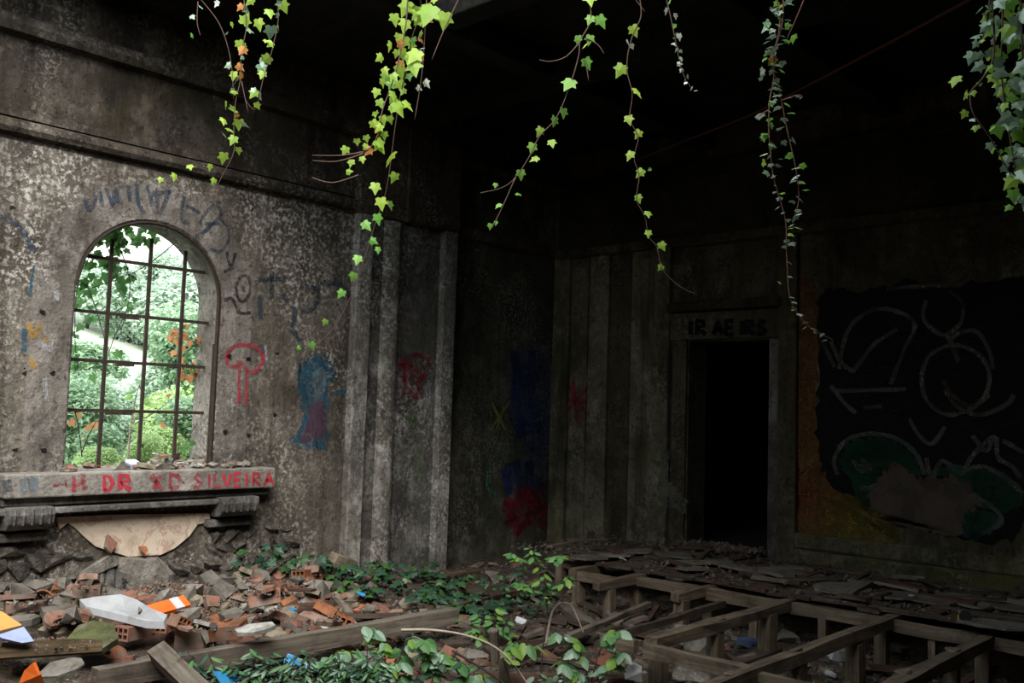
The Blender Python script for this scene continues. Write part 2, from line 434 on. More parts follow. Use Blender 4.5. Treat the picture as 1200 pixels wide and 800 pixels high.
# pilaster: body, strips and sunken panel
for (y0, y1, x1, mt, nm) in ((6.63, 8.13, .05, 'pilaster', 'pilaster_body'), (6.62, 6.83, .11, 'pale_highlit_strip', 'pilaster_strip'),
                             (7.93, 8.14, .15, 'pale_highlit_strip', 'pilaster_strip')):
    p = MB(); p.box((XL - .01, y0, -.8), (XL + x1, y1, 3.82)); p.build(nm, M[mt], wl, bevel=.012)
hr = MB(); hr.prism([(XL + .045 + .09 * math.sin(math.pi * i / 8), 7.02 + .13 - .13 * math.cos(math.pi * i / 8), -.8) for i in range(9)], (0, 0, 4.6)); hr.build('pilaster_roll', M['pale_highlit_strip'], wl)
for (y0, y1, x1) in ((6.61, 7.3, .12), (7.29, 8.145, .16)):
    p = MB(); p.box((XL - .01, y0, 3.82), (XL + x1, y1, 5.4)); p.build('pilaster_head', M['frieze'], wl, bevel=.01)
p = MB(); p.box((XL + .05, 7.3, 3.84), (XL + .19, 8.15, 3.98)); p.build('ledge', M['frieze'], wl, bevel=.02)
# recessed bay next to the corner
rb = struct('wall_recess', MB().box((XL - T - .3, 8.12, -.8), (XL - .14, YB + .4, 5.6)), M['recess'], 'mossy dark plaster bay in the corner beside the pilaster', 'wall')
p = MB(); p.box((XL - .15, 8.13, 3.84), (XL - .04, YB, 3.98)); p.build('ledge', M['frieze'], rb, bevel=.02)

# back wall with doorway
DX0, DX1, DZ = -6.40, -5.27, 2.58
mb = MB()
for y in (YB, YB + T):
    mb.quad((XL - .3, y, -.8), (DX0, y, -.8), (DX0, y, 5.6), (XL - .3, y, 5.6))
    mb.quad((DX1, y, -.8), (3.2, y, -.8), (3.2, y, 5.6), (DX1, y, 5.6))
    mb.quad((DX0, y, DZ), (DX1, y, DZ), (DX1, y, 5.6), (DX0, y, 5.6))
mb.quad((DX0, YB, -.8), (DX0, YB + T, -.8), (DX0, YB + T, DZ), (DX0, YB, DZ))
mb.quad((DX1, YB, -.8), (DX1, YB + T, -.8), (DX1, YB + T, DZ), (DX1, YB, DZ))
mb.quad((DX0, YB, DZ), (DX1, YB, DZ), (DX1, YB + T, DZ), (DX0, YB + T, DZ))
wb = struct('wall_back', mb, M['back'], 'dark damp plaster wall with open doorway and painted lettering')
for (x0, x1, d, mt, nm) in ((-8.62, -8.33, .07, 'back_strip', 'corner_strip'), (-8.32, -8.02, .035, 'back_strip', 'cracked_panel'), (-7.99, -7.66, .05, 'back_strip', 'cracked_panel'), (-7.64, -7.30, .03, 'back', 'cracked_panel'), (-7.28, -6.95, .05, 'back_strip', 'cracked_panel'),
                            (-6.93, -6.66, .09, 'back_strip', 'door_pilaster'), (-5.16, -4.93, .06, 'back', 'door_pilaster')):
    p = MB(); p.box((x0, YB - d, -.6), (x1, YB + .01, 3.84)); p.build(nm, M[mt], wb, bevel=.015)
p = MB(); p.box((-8.6, YB - .09, 3.80), (3.2, YB + .01, 3.93)); p.build('ledge', M['back'], wb, bevel=.02)
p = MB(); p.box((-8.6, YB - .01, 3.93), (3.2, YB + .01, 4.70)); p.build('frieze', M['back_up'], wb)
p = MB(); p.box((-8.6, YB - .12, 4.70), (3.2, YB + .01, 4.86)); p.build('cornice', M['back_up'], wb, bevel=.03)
p = MB(); p.box((-4.95, YB - .16, -.2), (3.2, YB + .01, .17)); p.build('plinth', M['plinth'], wb, bevel=.03)
p = MB(); p.box((-4.95, YB - .05, .17), (3.2, YB + .01, .34)); p.build('plinth_cap', M['plinth'], wb, bevel=.02)
# doorway: jambs, lintel
dr = empty('door_1', ((DX0 + DX1) / 2, YB, 0)); tag(dr, 'open dark doorway with plastered jambs and stained lintel', 'door', None, 'structure')
p = MB(); p.box((DX1 - .02, YB - .03, -.3), (DX1 + .10, YB + .16, DZ)); p.build('door_jamb', M['moulding'], dr, bevel=.01)
p = MB(); p.box((DX0 - .22, YB - .04, -.3), (DX0 - .02, YB + .01, DZ + .02)); p.build('door_jamb', M['back'], dr, bevel=.01)
p = MB(); p.box((DX0 - .30, YB - .05, DZ + .02), (DX1 + .14, YB + .01, DZ + .36)); p.build('lintel', M['back'], dr, bevel=.01)
p = MB(); p.box((DX0 - .30, YB - .10, DZ + .38), (DX1 + .14, YB + .01, DZ + .50)); p.build('lintel_cornice', M['lintel'], dr, bevel=.02)
# unlit corridor beyond, its shade put into a near-black colour
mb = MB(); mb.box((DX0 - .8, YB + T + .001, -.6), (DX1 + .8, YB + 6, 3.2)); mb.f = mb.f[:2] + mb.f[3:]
struct('wall_corridor', mb, M['corridor_shade'], 'bare dark corridor walls beyond the open doorway', 'wall')
# walls of the room that lie outside the picture
struct('wall_right', MB().box((2.8, Y0R, -.8), (3.2, YB + .4, 5.6)), M['back'], 'dark plaster wall closing the hall opposite the window')
struct('wall_front', MB().box((XL - T, Y0R - .4, -.8), (3.2, Y0R, 5.6)), M['back'], 'dark plaster wall closing the hall opposite the doorway')

# ceiling with the fallen-in part open to the sky
RIM = [(-7.75, 3.55), (-7.2, 3.75), (-6.7, 3.9), (-6.1, 3.75), (-5.4, 3.95), (-4.7, 3.85), (-4.1, 4.1), (-3.4, 4.0), (-2.8, 4.25), (-2.1, 4.1), (-1.5, 4.3), (-.9, 4.1)]
HX0, HX1, HY0 = -7.75, -.9, -2.0
mb = MB()
far = [(x, y, ZC) for x, y in RIM] + [(3.2, 4.1, ZC), (3.2, YB + .4, ZC), (XL - T, YB + .4, ZC), (XL - T, 3.55, ZC)]
mb.prism(far, (0, 0, .3))
mb.prism([(XL - T, Y0R, ZC), (HX0, Y0R, ZC), (HX0, 3.55, ZC), (XL - T, 3.55, ZC)], (0, 0, .3))
mb.prism([(HX1, Y0R, ZC), (3.2, Y0R, ZC), (3.2, 4.1, ZC), (HX1, 4.1, ZC)], (0, 0, .3))
mb.prism([(HX0, Y0R, ZC), (HX1, Y0R, ZC), (HX1, HY0, ZC), (HX0, HY0, ZC)], (0, 0, .3))
ce = struct('ceiling', mb, M['ceiling'], 'dark plaster ceiling with downstand beams, one added to cut light, and a collapsed opening')
for x in (-6.2, -3.9, -1.6, .7):
    p = MB(); p.box((x - .13, 4.35, ZC - .28), (x + .13, YB, ZC + .01)); p.build('ceiling_beam', M['ceiling'], ce, bevel=.015)
p = MB(); p.box((-5.1, 4.62, 4.50), (3.0, 4.84, ZC + .01)); p.build('ceiling_beam', M['ceiling'], ce, bevel=.015)  # added beam, placed to keep light off the upper back wall
p = MB(); p.box((XL, 7.15, ZC - .34), (3.0, 7.42, ZC + .01)); p.build('ceiling_beam', M['ceiling'], ce, bevel=.015)

# ------------------------------------------------------------------ ground
def sst(a, b, t):
    t = max(0, min(1, (t - a) / (b - a))); return t * t * (3 - 2 * t)
def gz(x, y):
    d = x - XL
    z = -.42 + .32 * (1 - sst(.3, 3.1, d)) * (1 - .72 * sst(5.6, 7.4, y))
    z += .05 * sst(4.4, 3.0, y) * (1 - sst(1.2, 3.2, d))
    z += .22 * sst(8.3, 9.2, y) * sst(-8.4, -7.2, x)
    z += .07 * noise.noise((x * 1.3, y * 1.3, 3)) + .035 * noise.noise((x * 4, y * 4, 9)) + .02 * noise.noise((x * 9, y * 9, 1))
    return z
mb = MB(); nx, ny = 150, 170
gx0, gx1, gy0, gy1 = XL - .3, 3.0, Y0R, YB + .3
for j in range(ny + 1):
    for i in range(nx + 1):
        x, y = gx0 + (gx1 - gx0) * i / nx, gy0 + (gy1 - gy0) * j / ny
        mb.v.append(V((x, y, gz(x, y))))
for j in range(ny):
    for i in range(nx):
        a = j * (nx + 1) + i; mb.f.append((a, a + 1, a + nx + 2, a + nx + 1))
struct('floor', mb, M['ground'], 'dark earth strewn with crushed rubble below the lost floor', smooth=True)
struct('floor_corridor', MB().box((DX0 - .8, YB + .05, -.6), (DX1 + .8, YB + 6, .02)), M['corridor_shade'], 'dark corridor floor beyond the doorway', 'floor')

# ------------------------------------------------------------------ window: bars and frame
w1 = empty('window_1', (XL - .2, WC, WZ0)); tag(w1, 'arched window opening with rusty iron glazing bars and no glass', 'window', None, 'structure')
BX = XL - .22
def ztop(y): return WSP + .97 * math.sqrt(max(0, WR ** 2 - (y - WC) ** 2))
for y, zt in ((3.63, 2.90), (3.96, 3.12), (4.345, 3.19), (4.705, 3.12)):
    MB().box((BX - .012, y - .016, WZ0 - .02), (BX + .012, y + .016, min(zt, ztop(y) + .02))).build('bar', M['rust'], w1)
for z, y0, y1 in ((2.93, 3.58, 4.99), (2.42, 3.55, 5.0), (1.97, 3.55, 4.98), (1.51, 3.55, 5.0)):
    MB().box((BX - .010, y0, z - .015), (BX + .014, y1, z + .015)).build('bar', M['rust'], w1)
for z, y0, y1 in ((2.405, 4.08, 4.26), (1.955, 4.08, 4.24), (1.495, 4.0, 4.25)):
    MB().box((BX - .014, y0, z - .02), (BX + .018, y1, z + .014)).build('bar_splice', M['rust'], w1)
fr = MB(); ring = [(WY1 - .02, WZ0)] + [(a, b) for a, b in reversed(arch(WR - .02))]
fr.tube([(XL - .01, a, b) for a, b in ring], .022, .016, 6); fr.build('frame_bead', M['rust'], w1)
fr = MB(); fr.tube([(XL - .035, WY1 - .035, WZ0), (XL - .035, WY1 - .035, 2.2)], .012, .012, 5); fr.build('frame_bead', M['rust'], w1)
fr = MB(); fr.box((BX - .03, WY0, WZ0), (BX + .01, WY0 + .035, 2.75)); fr.build('frame_post', M['rust'], w1)

# sill with moulding and scroll brackets
sl = struct('trim_1', MB().box((XL - .02, 3.0, .775), (XL + .23, 5.585, .975)), M['sill'], 'thick stone window sill with red painted lettering on its front edge', 'sill', bevel=.014)
MB().box((XL - T, WY0, WZ0 - .08), (XL, WY1, WZ0 + .012)).build('sill_bed', M['sill'], sl)
MB().box((XL - .02, 3.02, .70), (XL + .15, 5.56, .775)).build('moulding', M['moulding'], sl, bevel=.01)
MB().box((XL - .02, 2.95, .63), (XL + .19, 5.44, .685)).build('moulding', M['moulding'], sl, bevel=.012)
for y0, y1 in ((3.03, 3.40), (4.98, 5.38)):
    prof = [(XL - .02, .70), (XL + .27, .70), (XL + .285, .64), (XL + .27, .57), (XL + .21, .51), (XL + .10, .50), (XL - .02, .50)]
    b = MB(); b.prism([(a, y0, z) for a, z in prof], (0, y1 - y0, 0)); b = b.build('bracket', M['moulding'], sl, bevel=.012)
    for k in range(5):
        yy = y0 + .045 + k * (y1 - y0 - .09) / 4
        MB().tube([(XL + .273, yy, .68), (XL + .291, yy, .64), (XL + .272, yy, .56)], .012, .012, 5).build('flute', M['moulding'], b, off=(0, 0, 0))
    MB().box((XL - .02, y0 - .05, .40), (XL + .11, y1 + .03, .475)).build('bracket_foot', M['moulding'], sl, bevel=.012)
# broken marble facing under the sill
MP = [on(x, y, 0, XL + .03) for x, y in ((67, 606), (90, 605), (130, 603), (200, 602), (246, 601), (246, 612), (232, 614), (222, 628), (205, 642), (188, 650), (150, 652), (112, 640), (98, 628), (88, 618), (80, 612), (70, 620))]
MB().prism(MP, (-.04, 0, 0)).build('marble_panel', M['marble'], wl)
# exposed masonry below the sill: stones one by one
rs = random.Random(3)
def chunk(rr, sx, sy, sz, n=14):
    return MB().hull([V((rr.uniform(-1, 1) * sx, rr.uniform(-1, 1) * sy, rr.uniform(-1, 1) * sz)) * rr.uniform(.75, 1) for _ in range(n)])
stone_meshes = [chunk(rs, .09, .13, .085, 16).mesh('stone') for _ in range(10)]
for y in [2.7 + .2 * i for i in range(17)]:
    for k, z in enumerate((-.26, -.12, .03, .18, .32)):
        if z > .26 and (3.55 < y < 5.1): continue
        if z > .1 and 3.9 < y < 4.75: continue
        s = link('stone', rs.choice(stone_meshes), M['masonry'], wl, (XL - .01 + rs.uniform(-.025, .02), y + rs.uniform(-.07, .07) + .1 * (k % 2), z + rs.uniform(-.03, .03)), (rs.uniform(-.5, .5), rs.uniform(-.3, .3), rs.uniform(-.3, .3)))
        s.scale = (rs.uniform(.8, 1.1), rs.uniform(.8, 1.25), rs.uniform(.8, 1.15))
# bullet-like fixing holes by window and pilaster: black plugs, hole shade as colour
for (px, py, X) in ((30, 437, XL + .001), (62, 437, XL + .01), (18, 527, XL + .001), (51, 527, XL + .02), (269, 417, XL + .02), (291, 420, XL + .02), (264, 506, XL + .02), (291, 510, XL + .001), (322, 486, XL + .001), (50, 365, XL + .02),
                    (325, 414, XL + .001), (14, 243, XL + .001)):
    c = on(px, py, 0, X)
    MB().prism([(X + .004, c.y + .022 * math.cos(a * .785) * (1 + .4 * math.sin(a * 2.3 + px)), c.z + .018 * math.sin(a * .785) * (1 + .4 * math.cos(a * 1.7 + py))) for a in range(8)], (-.02, 0, 0)).build('dark_hole_plug', M['black'], wl)

# ================================================================== GRAFFITI (flat paint on the walls)
def ribbon(mb, pts, w, ax, off, rr=random):
    """painted stroke; pts are 3D points on a wall, ax the wall normal axis index"""
    nrm = V((0, 0, 0)); nrm[ax] = 1
    pts = [V(p) for p in pts]
    sm = []
    for a, b in zip(pts, pts[1:]):
        k = max(1, int((b - a).length / .05))
        sm += [a.lerp(b, i / k) for i in range(k)]
    sm.append(pts[-1])
    prev = None
    for i, p in enumerate(sm):
        d = (sm[min(i + 1, len(sm) - 1)] - sm[max(i - 1, 0)])
        if d.length < 1e-6: continue
        sd = d.normalized().cross(nrm) * (w * .5 * rr.uniform(.8, 1.15))
        p = p.copy(); p[ax] += off
        cur = (p + sd, p - sd)
        if prev: mb.quad(prev[0], prev[1], cur[1], cur[0])
        prev = cur
def curve(pts, n=6):
    """Catmull-Rom through pixel points"""
    P = [V((a, b)) for a, b in pts]; out = []
    for i in range(len(P) - 1):
        p0, p1, p2, p3 = P[max(0, i - 1)], P[i], P[i + 1], P[min(len(P) - 1, i + 2)]
        for k in range(n):
            t = k / n
            out.append(.5 * ((2 * p1) + (p2 - p0) * t + (2 * p0 - 5 * p1 + 4 * p2 - p3) * t * t + (3 * p1 - p0 - 3 * p2 + p3) * t ** 3))
    out.append(P[-1]); return out
def spray(parent, mat, strokes, wpx, ax=0, val=XL, off=.004, smooth=True, name='graffiti_stroke', label=None):
    """one painted tag made of strokes given on the photo's wall plane"""
    mb = MB()
    for st in strokes:
        pts = curve(st) if smooth and len(st) > 2 else [V(p) for p in st]
        P = [on(p[0], p[1], ax, val) for p in pts]
        c = P[0] - CAM; w = wpx * (c.dot(_F)) / FPX
        ribbon(mb, P, w, ax, off if ax == 0 else -off)
    o = mb.build(name, M[mat], parent, off=(0, 0, 0) if parent.type != 'EMPTY' else None)
    if label: o['label'] = label
    return o
def fill(parent, mat, pts, ax=0, val=XL, off=.003, name='graffiti_fill', label=None, smooth=True, rag=2.2):
    pp = curve(list(pts) + [pts[0]], 7)[:-1] if smooth else [V(p) for p in pts]
    rg = random.Random(int(pts[0][0] * 7 + pts[0][1]))
    pp = [V((a[0] + rg.gauss(0, rag), a[1] + rg.gauss(0, rag))) for a in pp]
    P = [on(a[0], a[1], ax, val) for a in pp]
    for q in P: q[ax] += off if ax == 0 else -off
    o = MB().poly(P).build(name, M[mat], parent, off=(0, 0, 0) if parent.type != 'EMPTY' else None)
    if label: o['label'] = label
    return o
XA = XL + .008
# lettering round the arch
spray(wl, 'p_navy', [[(98, 232), (104, 246), (110, 240), (112, 228)], [(116, 224), (120, 242)], [(124, 220), (132, 240), (133, 222)], [(136, 219), (138, 238)]], 5, val=XA, label='faded navy letters sprayed over the arch')
spray(wl, 'p_navy', [[(150, 217), (152, 236)], [(160, 215), (162, 238), (170, 250)], [(172, 217), (182, 252)], [(184, 220), (184, 250)], [(178, 228), (200, 224)], [(199, 222), (192, 240), (186, 254)]], 5, val=XA, label='faded navy letters sprayed over the arch')
spray(wl, 'p_navy', [[(216, 230), (212, 256), (222, 262)], [(218, 240), (234, 250)], [(232, 262), (250, 240), (258, 252), (236, 274)], [(240, 262), (258, 262)], [(256, 256), (266, 266), (268, 282), (258, 294), (246, 292)]], 4, val=XA, label='faded blue letters sprayed beside the arch')
spray(wl, 'p_black', [[(265, 294), (270, 312), (276, 296)], [(262, 318), (278, 312)]], 4, val=XA)
spray(wl, 'p_black', [[(284, 322), (277, 334), (279, 350), (287, 352), (293, 340), (291, 326), (284, 322)], [(262, 352), (272, 350), (280, 366), (294, 366)], [(284, 334), (286, 342)]], 4, val=XA, label='dark looped tag beside the window')
spray(wl, 'p_navy', [[(303, 328), (336, 326)], [(318, 318), (318, 350)], [(304, 345), (305, 374)], [(330, 345), (345, 362), (342, 384)], [(352, 335), (372, 340), (368, 360), (352, 366)], [(376, 330), (404, 336), (410, 352)], [(340, 382), (352, 400)]], 6)
spray(wl, 'p_blue', [[(394, 352), (402, 372)], [(408, 415), (412, 440), (408, 456), (395, 462)]], 3, val=XL + .001)
spray(wl, 'p_redb', [[(278, 430), (268, 428), (266, 416), (274, 406), (290, 404), (304, 410), (308, 422), (300, 434), (290, 436)], [(278, 430), (281, 424), (290, 436)]], 5, val=XA, label='red mushroom-shaped tag beside the window')
spray(wl, 'p_redb', [[(280, 428), (280, 472)], [(289, 434), (288, 476)]], 4, val=XA, name='paint_drip')
spray(wl, 'p_blue', [[(306, 404), (308, 414)]], 6)
spray(wl, 'p_white', [[(311, 404), (312, 422)]], 4)
fill(wl, 'p_blue', [(350, 430), (358, 422), (372, 416), (386, 422), (390, 440), (386, 460), (386, 498), (384, 520), (368, 526), (350, 524), (340, 514), (352, 500), (354, 468), (350, 450)], label='teal blue sprayed letter on the plaster')
fill(wl, 'p_purple', [(362, 474), (378, 470), (382, 486), (380, 508), (366, 516), (352, 516), (360, 496)], off=.006, rag=.6)
fill(wl, 'p_lightblue', [(366, 436), (378, 430), (382, 446), (378, 462), (368, 458)], off=.006, rag=.6)
spray(wl, 'p_blue', [[(386, 462), (410, 455)]], 4)
spray(wl, 'p_red', [[(466, 430), (476, 420), (492, 416), (502, 424), (500, 436), (490, 448), (494, 462)], [(472, 440), (478, 456), (490, 466)], [(480, 424), (484, 440), (476, 446)], [(470, 428), (486, 432), (498, 444)], [(474, 462), (474, 424)]], 6, val=XL + .055, label='red scribbled tag on the pilaster panel')
spray(wl, 'p_green', [[(474, 482), (482, 494), (478, 516)], [(474, 496), (490, 484)], [(486, 500), (490, 530), (488, 556)]], 6, val=XL + .055)
spray(wl, 'p_purple', [[(446, 480), (450, 488)]], 8, val=XL + .13)
spray(wl, 'p_white', [[(500, 450), (502, 470), (498, 478)]], 9, val=XL + .055)
# left of the window
spray(wl, 'p_blue', [[(42, 310), (38, 330), (36, 348)]], 6)
spray(wl, 'p_blue', [[(28, 385), (28, 412)]], 6)
spray(wl, 'p_yellow', [[(34, 378), (38, 394), (44, 384)], [(47, 378), (49, 392), (56, 400)], [(36, 420), (40, 432)]], 7, val=XA)
spray(wl, 'p_white', [[(50, 384), (52, 410)], [(62, 392), (58, 412)], [(52, 442), (54, 470)], [(66, 340), (66, 352)]], 6, val=XA)
spray(wl, 'p_navy', [[(2, 252), (26, 270), (38, 296)]], 7)
# red lettering on the sill edge: H DR X D SILVEIRA
XS = XL + .23
def sx(px): return 555.5 - (px - 15) * .0145, 582 - (px - 9) * .035   # top, bottom of the sill edge in the photo
def letter(x0, w, segs):
    out = []
    for st in segs:
        o = []
        for a, b in st:
            px = x0 + a * w; t, bt = sx(px); o.append((px, t + 3 + (1 - b) * (bt - t - 6)))
        out.append(o)
    return out
G = {'S': [[(1, .9), (.4, 1), (.1, .75), (.5, .5), (.95, .3), (.5, .02), (0, .1)]], 'I': [[(.5, 1), (.5, 0)]], 'L': [[(.1, 1), (.1, 0), (.9, .05)]], 'V': [[(0, 1), (.5, 0), (1, 1)]],
     'E': [[(.9, 1), (.1, 1), (.1, 0), (.9, 0)], [(.1, .5), (.8, .5)]], 'R': [[(.1, 0), (.1, 1), (.8, .95), (.9, .7), (.2, .5), (1, 0)]], 'A': [[(0, 0), (.5, 1), (1, 0)], [(.2, .4), (.8, .4)]],
     'H': [[(.05, 1), (.0, 0)], [(.95, 1), (1, .1)], [(0, .35), (1, .6)]], 'D': [[(.1, 0), (.1, 1), (.7, .9), (1, .5), (.7, .1), (.1, 0)]], 'X': [[(0, 1), (1, 0)], [(.9, 1), (.3, 0)]], '-': [[(0, .45), (1, .5)], [(.9, .8), (1, .3)]]}
for ch, x, w, mt, wp in (('-', 62, 16, 'p_red', 3), ('H', 86, 12, 'p_redb', 5), ('D', 121, 11, 'p_redc', 5), ('R', 139, 14, 'p_redc', 6), ('X', 177, 12, 'p_redb', 6), ('D', 198, 14, 'p_red', 5), ('S', 227, 10, 'p_redb', 3.5), ('I', 242, 6, 'p_redb', 3), ('L', 250, 10, 'p_redb', 4), ('V', 261, 10, 'p_redc', 4), ('E', 274, 9, 'p_redc', 4), ('I', 286, 6, 'p_redc', 4), ('R', 296, 9, 'p_redc', 4), ('A', 310, 10, 'p_redc', 4)):
    spray(sl, mt, letter(x, w, G[ch]), wp, val=XS, off=.003, smooth=False, name='painted_letter')
spray(sl, 'p_lightblue', [[(28, 560), (30, 576)], [(38, 558), (40, 576)]], 12, val=XS, off=.003, smooth=False, name='paint_smear')
spray(sl, 'p_navy', [[(8, 562), (9, 576)]], 12, val=XS, off=.003, smooth=False, name='paint_smear')
# corner bay
XR = XL - .14
spray(rb, 'p_royal', [[(602, 412), (606, 440), (604, 470), (612, 500)], [(624, 410), (622, 450), (628, 490)], [(600, 450), (632, 440)], [(604, 505), (634, 500)]], 14, val=XR)
spray(rb, 'p_royal', [[(592, 548), (596, 580)], [(604, 540), (612, 580)], [(620, 540), (622, 570)]], 14, val=XR)
spray(rb, 'p_red', [[(590, 585), (606, 592), (612, 572), (628, 590), (640, 600)], [(596, 600), (606, 612), (604, 628)], [(618, 600), (620, 616)]], 12, val=XR, label='red paint splashed low on the corner bay')
spray(rb, 'p_lime', [[(576, 472), (592, 504)], [(597, 470), (574, 504)], [(590, 476), (582, 502)]], 3.6, val=XR, off=.006, smooth=False, label='small lime star tag')
spray(rb, 'p_teal', [[(571, 545), (570, 572), (582, 580)], [(590, 528), (584, 540)]], 4, val=XR, off=.006, smooth=False)
fill(rb, 'p_royal_f', [(598, 412), (640, 408), (642, 520), (618, 528), (600, 500)], val=XR, off=.003, rag=4)
fill(rb, 'p_royal_f', [(588, 545), (610, 532), (638, 536), (636, 580), (600, 588)], val=XR, off=.003, rag=4)
fill(rb, 'p_red_f', [(586, 592), (604, 576), (630, 568), (642, 590), (638, 612), (618, 606), (606, 628), (596, 616)], val=XR, off=.005, rag=4)
# back wall
spray(wb, 'p_redb', [[(666, 452), (680, 472), (690, 492)], [(692, 450), (676, 470), (664, 480)], [(672, 446), (676, 492)], [(664, 468), (692, 472)]], 4, ax=1, val=YB - .045, label='small red star tag on the cracked plaster')
spray(wb, 'p_red', [[(928, 560), (944, 552)], [(936, 548), (938, 578)], [(926, 578), (948, 586)], [(940, 580), (930, 606)], [(950, 548), (946, 604)]], 2.5, ax=1, val=YB - .015, smooth=False, label='thin red tag on the orange plaster')
for i, (x, ch) in enumerate(((804, 'I'), (816, 'R'), (836, 'A'), (850, 'E'), (864, 'I'), (873, 'R'), (887, 'S'))):
    seg = [[(x + a * 11, 376 + (1 - b) * 16) for a, b in st] for st in G[ch]]
    spray(dr, 'p_bg', seg, 6, ax=1, val=YB - .05, smooth=False, name='painted_letter')
GY = YB - .002
fill(wb, 'p_flake', [(772, 540), (778, 528), (784, 535), (786, 562), (800, 580), (803, 600), (788, 592), (776, 604), (772, 575)], ax=1, val=YB - .09, off=.004, name='plaster_flake')
fill(wb, 'p_orange', [(926, 352), (940, 318), (958, 345), (962, 400), (958, 480), (966, 545), (990, 580), (1010, 600), (980, 620), (958, 630), (926, 626), (924, 480)], ax=1, val=YB, off=.004, name='limewash', label='rust orange limewash beside the doorway')
fill(wb, 'p_bg', [(957, 350), (975, 338), (1010, 342), (1060, 330), (1110, 336), (1180, 326), (1260, 330), (1270, 420), (1266, 560), (1250, 625), (1205, 612), (1180, 636), (1120, 630), (1040, 612), (1000, 590), (972, 566), (962, 540), (956, 480), (959, 410)], ax=1, val=GY, label='black painted ground of the large mural tag')
fill(wb, 'p_patch', [(1032, 556), (1058, 546), (1080, 560), (1115, 558), (1140, 572), (1148, 596), (1130, 626), (1080, 622), (1040, 606), (1020, 590)], ax=1, val=GY, off=.010, name='bare_plaster', rag=3.5)
fill(wb, 'p_moss', [(968, 596), (990, 578), (1016, 592), (1050, 616), (1042, 640), (1000, 640), (966, 630)], ax=1, val=YB, off=.012, name='moss_patch', rag=5)
fill(wb, 'p_dgreen', [(984, 540), (996, 518), (1020, 512), (1050, 518), (1074, 540), (1080, 558), (1050, 548), (1030, 556), (1020, 592), (1000, 575)], ax=1, val=GY, off=.007)
fill(wb, 'p_dgreen', [(1086, 556), (1110, 545), (1150, 548), (1180, 556), (1200, 580), (1190, 598), (1150, 596), (1136, 572)], ax=1, val=GY, off=.007)
fill(wb, 'p_dgreen', [(1126, 612), (1140, 598), (1172, 604), (1160, 626), (1134, 632)], ax=1, val=GY, off=.012)
spray(wb, 'p_pale', [[(984, 432), (992, 392), (1010, 370), (1040, 362), (1072, 378), (1060, 410), (1044, 450)], [(974, 400), (986, 424), (1002, 436)],
                     [(1086, 352), (1082, 372), (1094, 386), (1108, 392), (1126, 378), (1128, 354), (1112, 342)], [(1110, 392), (1124, 424), (1116, 396), (1144, 388), (1160, 412), (1164, 432)],
                     [(974, 452), (990, 472), (1004, 484)], [(980, 458), (1062, 456)], [(1012, 478), (1034, 476)], [(1108, 456), (1120, 474), (1148, 486), (1180, 474), (1188, 462)], [(1066, 490), (1076, 508), (1092, 520), (1108, 500)], [(1000, 436), (1024, 404), (1052, 386)], [(1080, 440), (1090, 416), (1120, 404), (1150, 418), (1160, 446), (1146, 474), (1112, 486), (1086, 468), (1080, 440)], [(960, 392), (972, 416), (978, 430)], [(1040, 338), (1110, 334)]], 4.8, ax=1, val=GY, off=.012, label='grey outline loops of the mural tag')
spray(wb, 'p_pale', [[(982, 556), (978, 538), (992, 516), (1020, 508), (1052, 514), (1074, 532), (1084, 556)], [(1004, 546), (1040, 542)], [(1010, 536), (1018, 548)], [(1008, 572), (1040, 570)], [(1086, 536), (1092, 560), (1104, 540), (1120, 552)],
                     [(1132, 550), (1140, 534), (1166, 512), (1170, 536), (1186, 546), (1196, 560)], [(1140, 510), (1156, 528), (1164, 514)], [(1140, 578), (1166, 596), (1174, 612), (1152, 624)], [(1000, 538), (1012, 552), (1032, 540)], [(1124, 556), (1150, 546), (1180, 560), (1200, 580)], [(1176, 516), (1200, 530)]], 5.2, ax=1, val=GY, off=.013, label='pale outline of the green mural letters')
spray(wb, 'p_gold', [[(1106, 446), (1120, 466), (1140, 476), (1160, 462)], [(1112, 396), (1122, 412)]], 5, ax=1, val=GY, off=.011)

# ================================================================== TIMBER FLOOR FRAME
def timber(name, a, b, w, h, mat, parent=None, seed=0, jit=.006, twist=0.0, seg=None):
    """a sawn timber from a to b (centre line of its top face), grain along local X"""
    a, b = V(a), V(b); d = b - a; L = d.length; rr = random.Random(seed + int(L * 1000))
    seg = seg or max(2, min(8, int(L / .3)))
    mb = MB()
    for i in range(seg + 1):
        x = -L / 2 + L * i / seg + (rr.uniform(-.02, .02) if i in (0, seg) else 0)
        for (y, z) in ((-w / 2, -h), (w / 2, -h), (w / 2, 0), (-w / 2, 0)):
            mb.v.append(V((x + rr.uniform(-jit, jit), y + rr.uniform(-jit, jit), z + rr.uniform(-jit, jit))))
    for i in range(seg):
        for q in range(4):
            k = (q + 1) % 4; mb.f.append((i * 4 + q, i * 4 + k, i * 4 + 4 + k, i * 4 + 4 + q))
    mb.f.append((3, 2, 1, 0)); n = seg * 4; mb.f.append((n, n + 1, n + 2, n + 3))
    me = mb.mesh(name)
    ex = d.normalized(); ey = V((0, 0, 1)).cross(ex)
    if ey.length < .01: ey = V((0, 1, 0))
    ey.normalize(); ez = ex.cross(ey)
    R = Matrix((ex, ey, ez)).transposed() @ Matrix.Rotation(twist, 3, 'X')
    o = link(name, me, mat, parent)
    loc = (a + b) / 2 - (parent.location if parent is not None else V((0, 0, 0)))
    o.matrix_local = Matrix.Translation(loc) @ R.to_4x4()
    return o
ff = empty('floor_frame', (-3.6, 7.4, -.42), 'broken timber floor frame of joists on short posts before the doorway', 'floor frame')
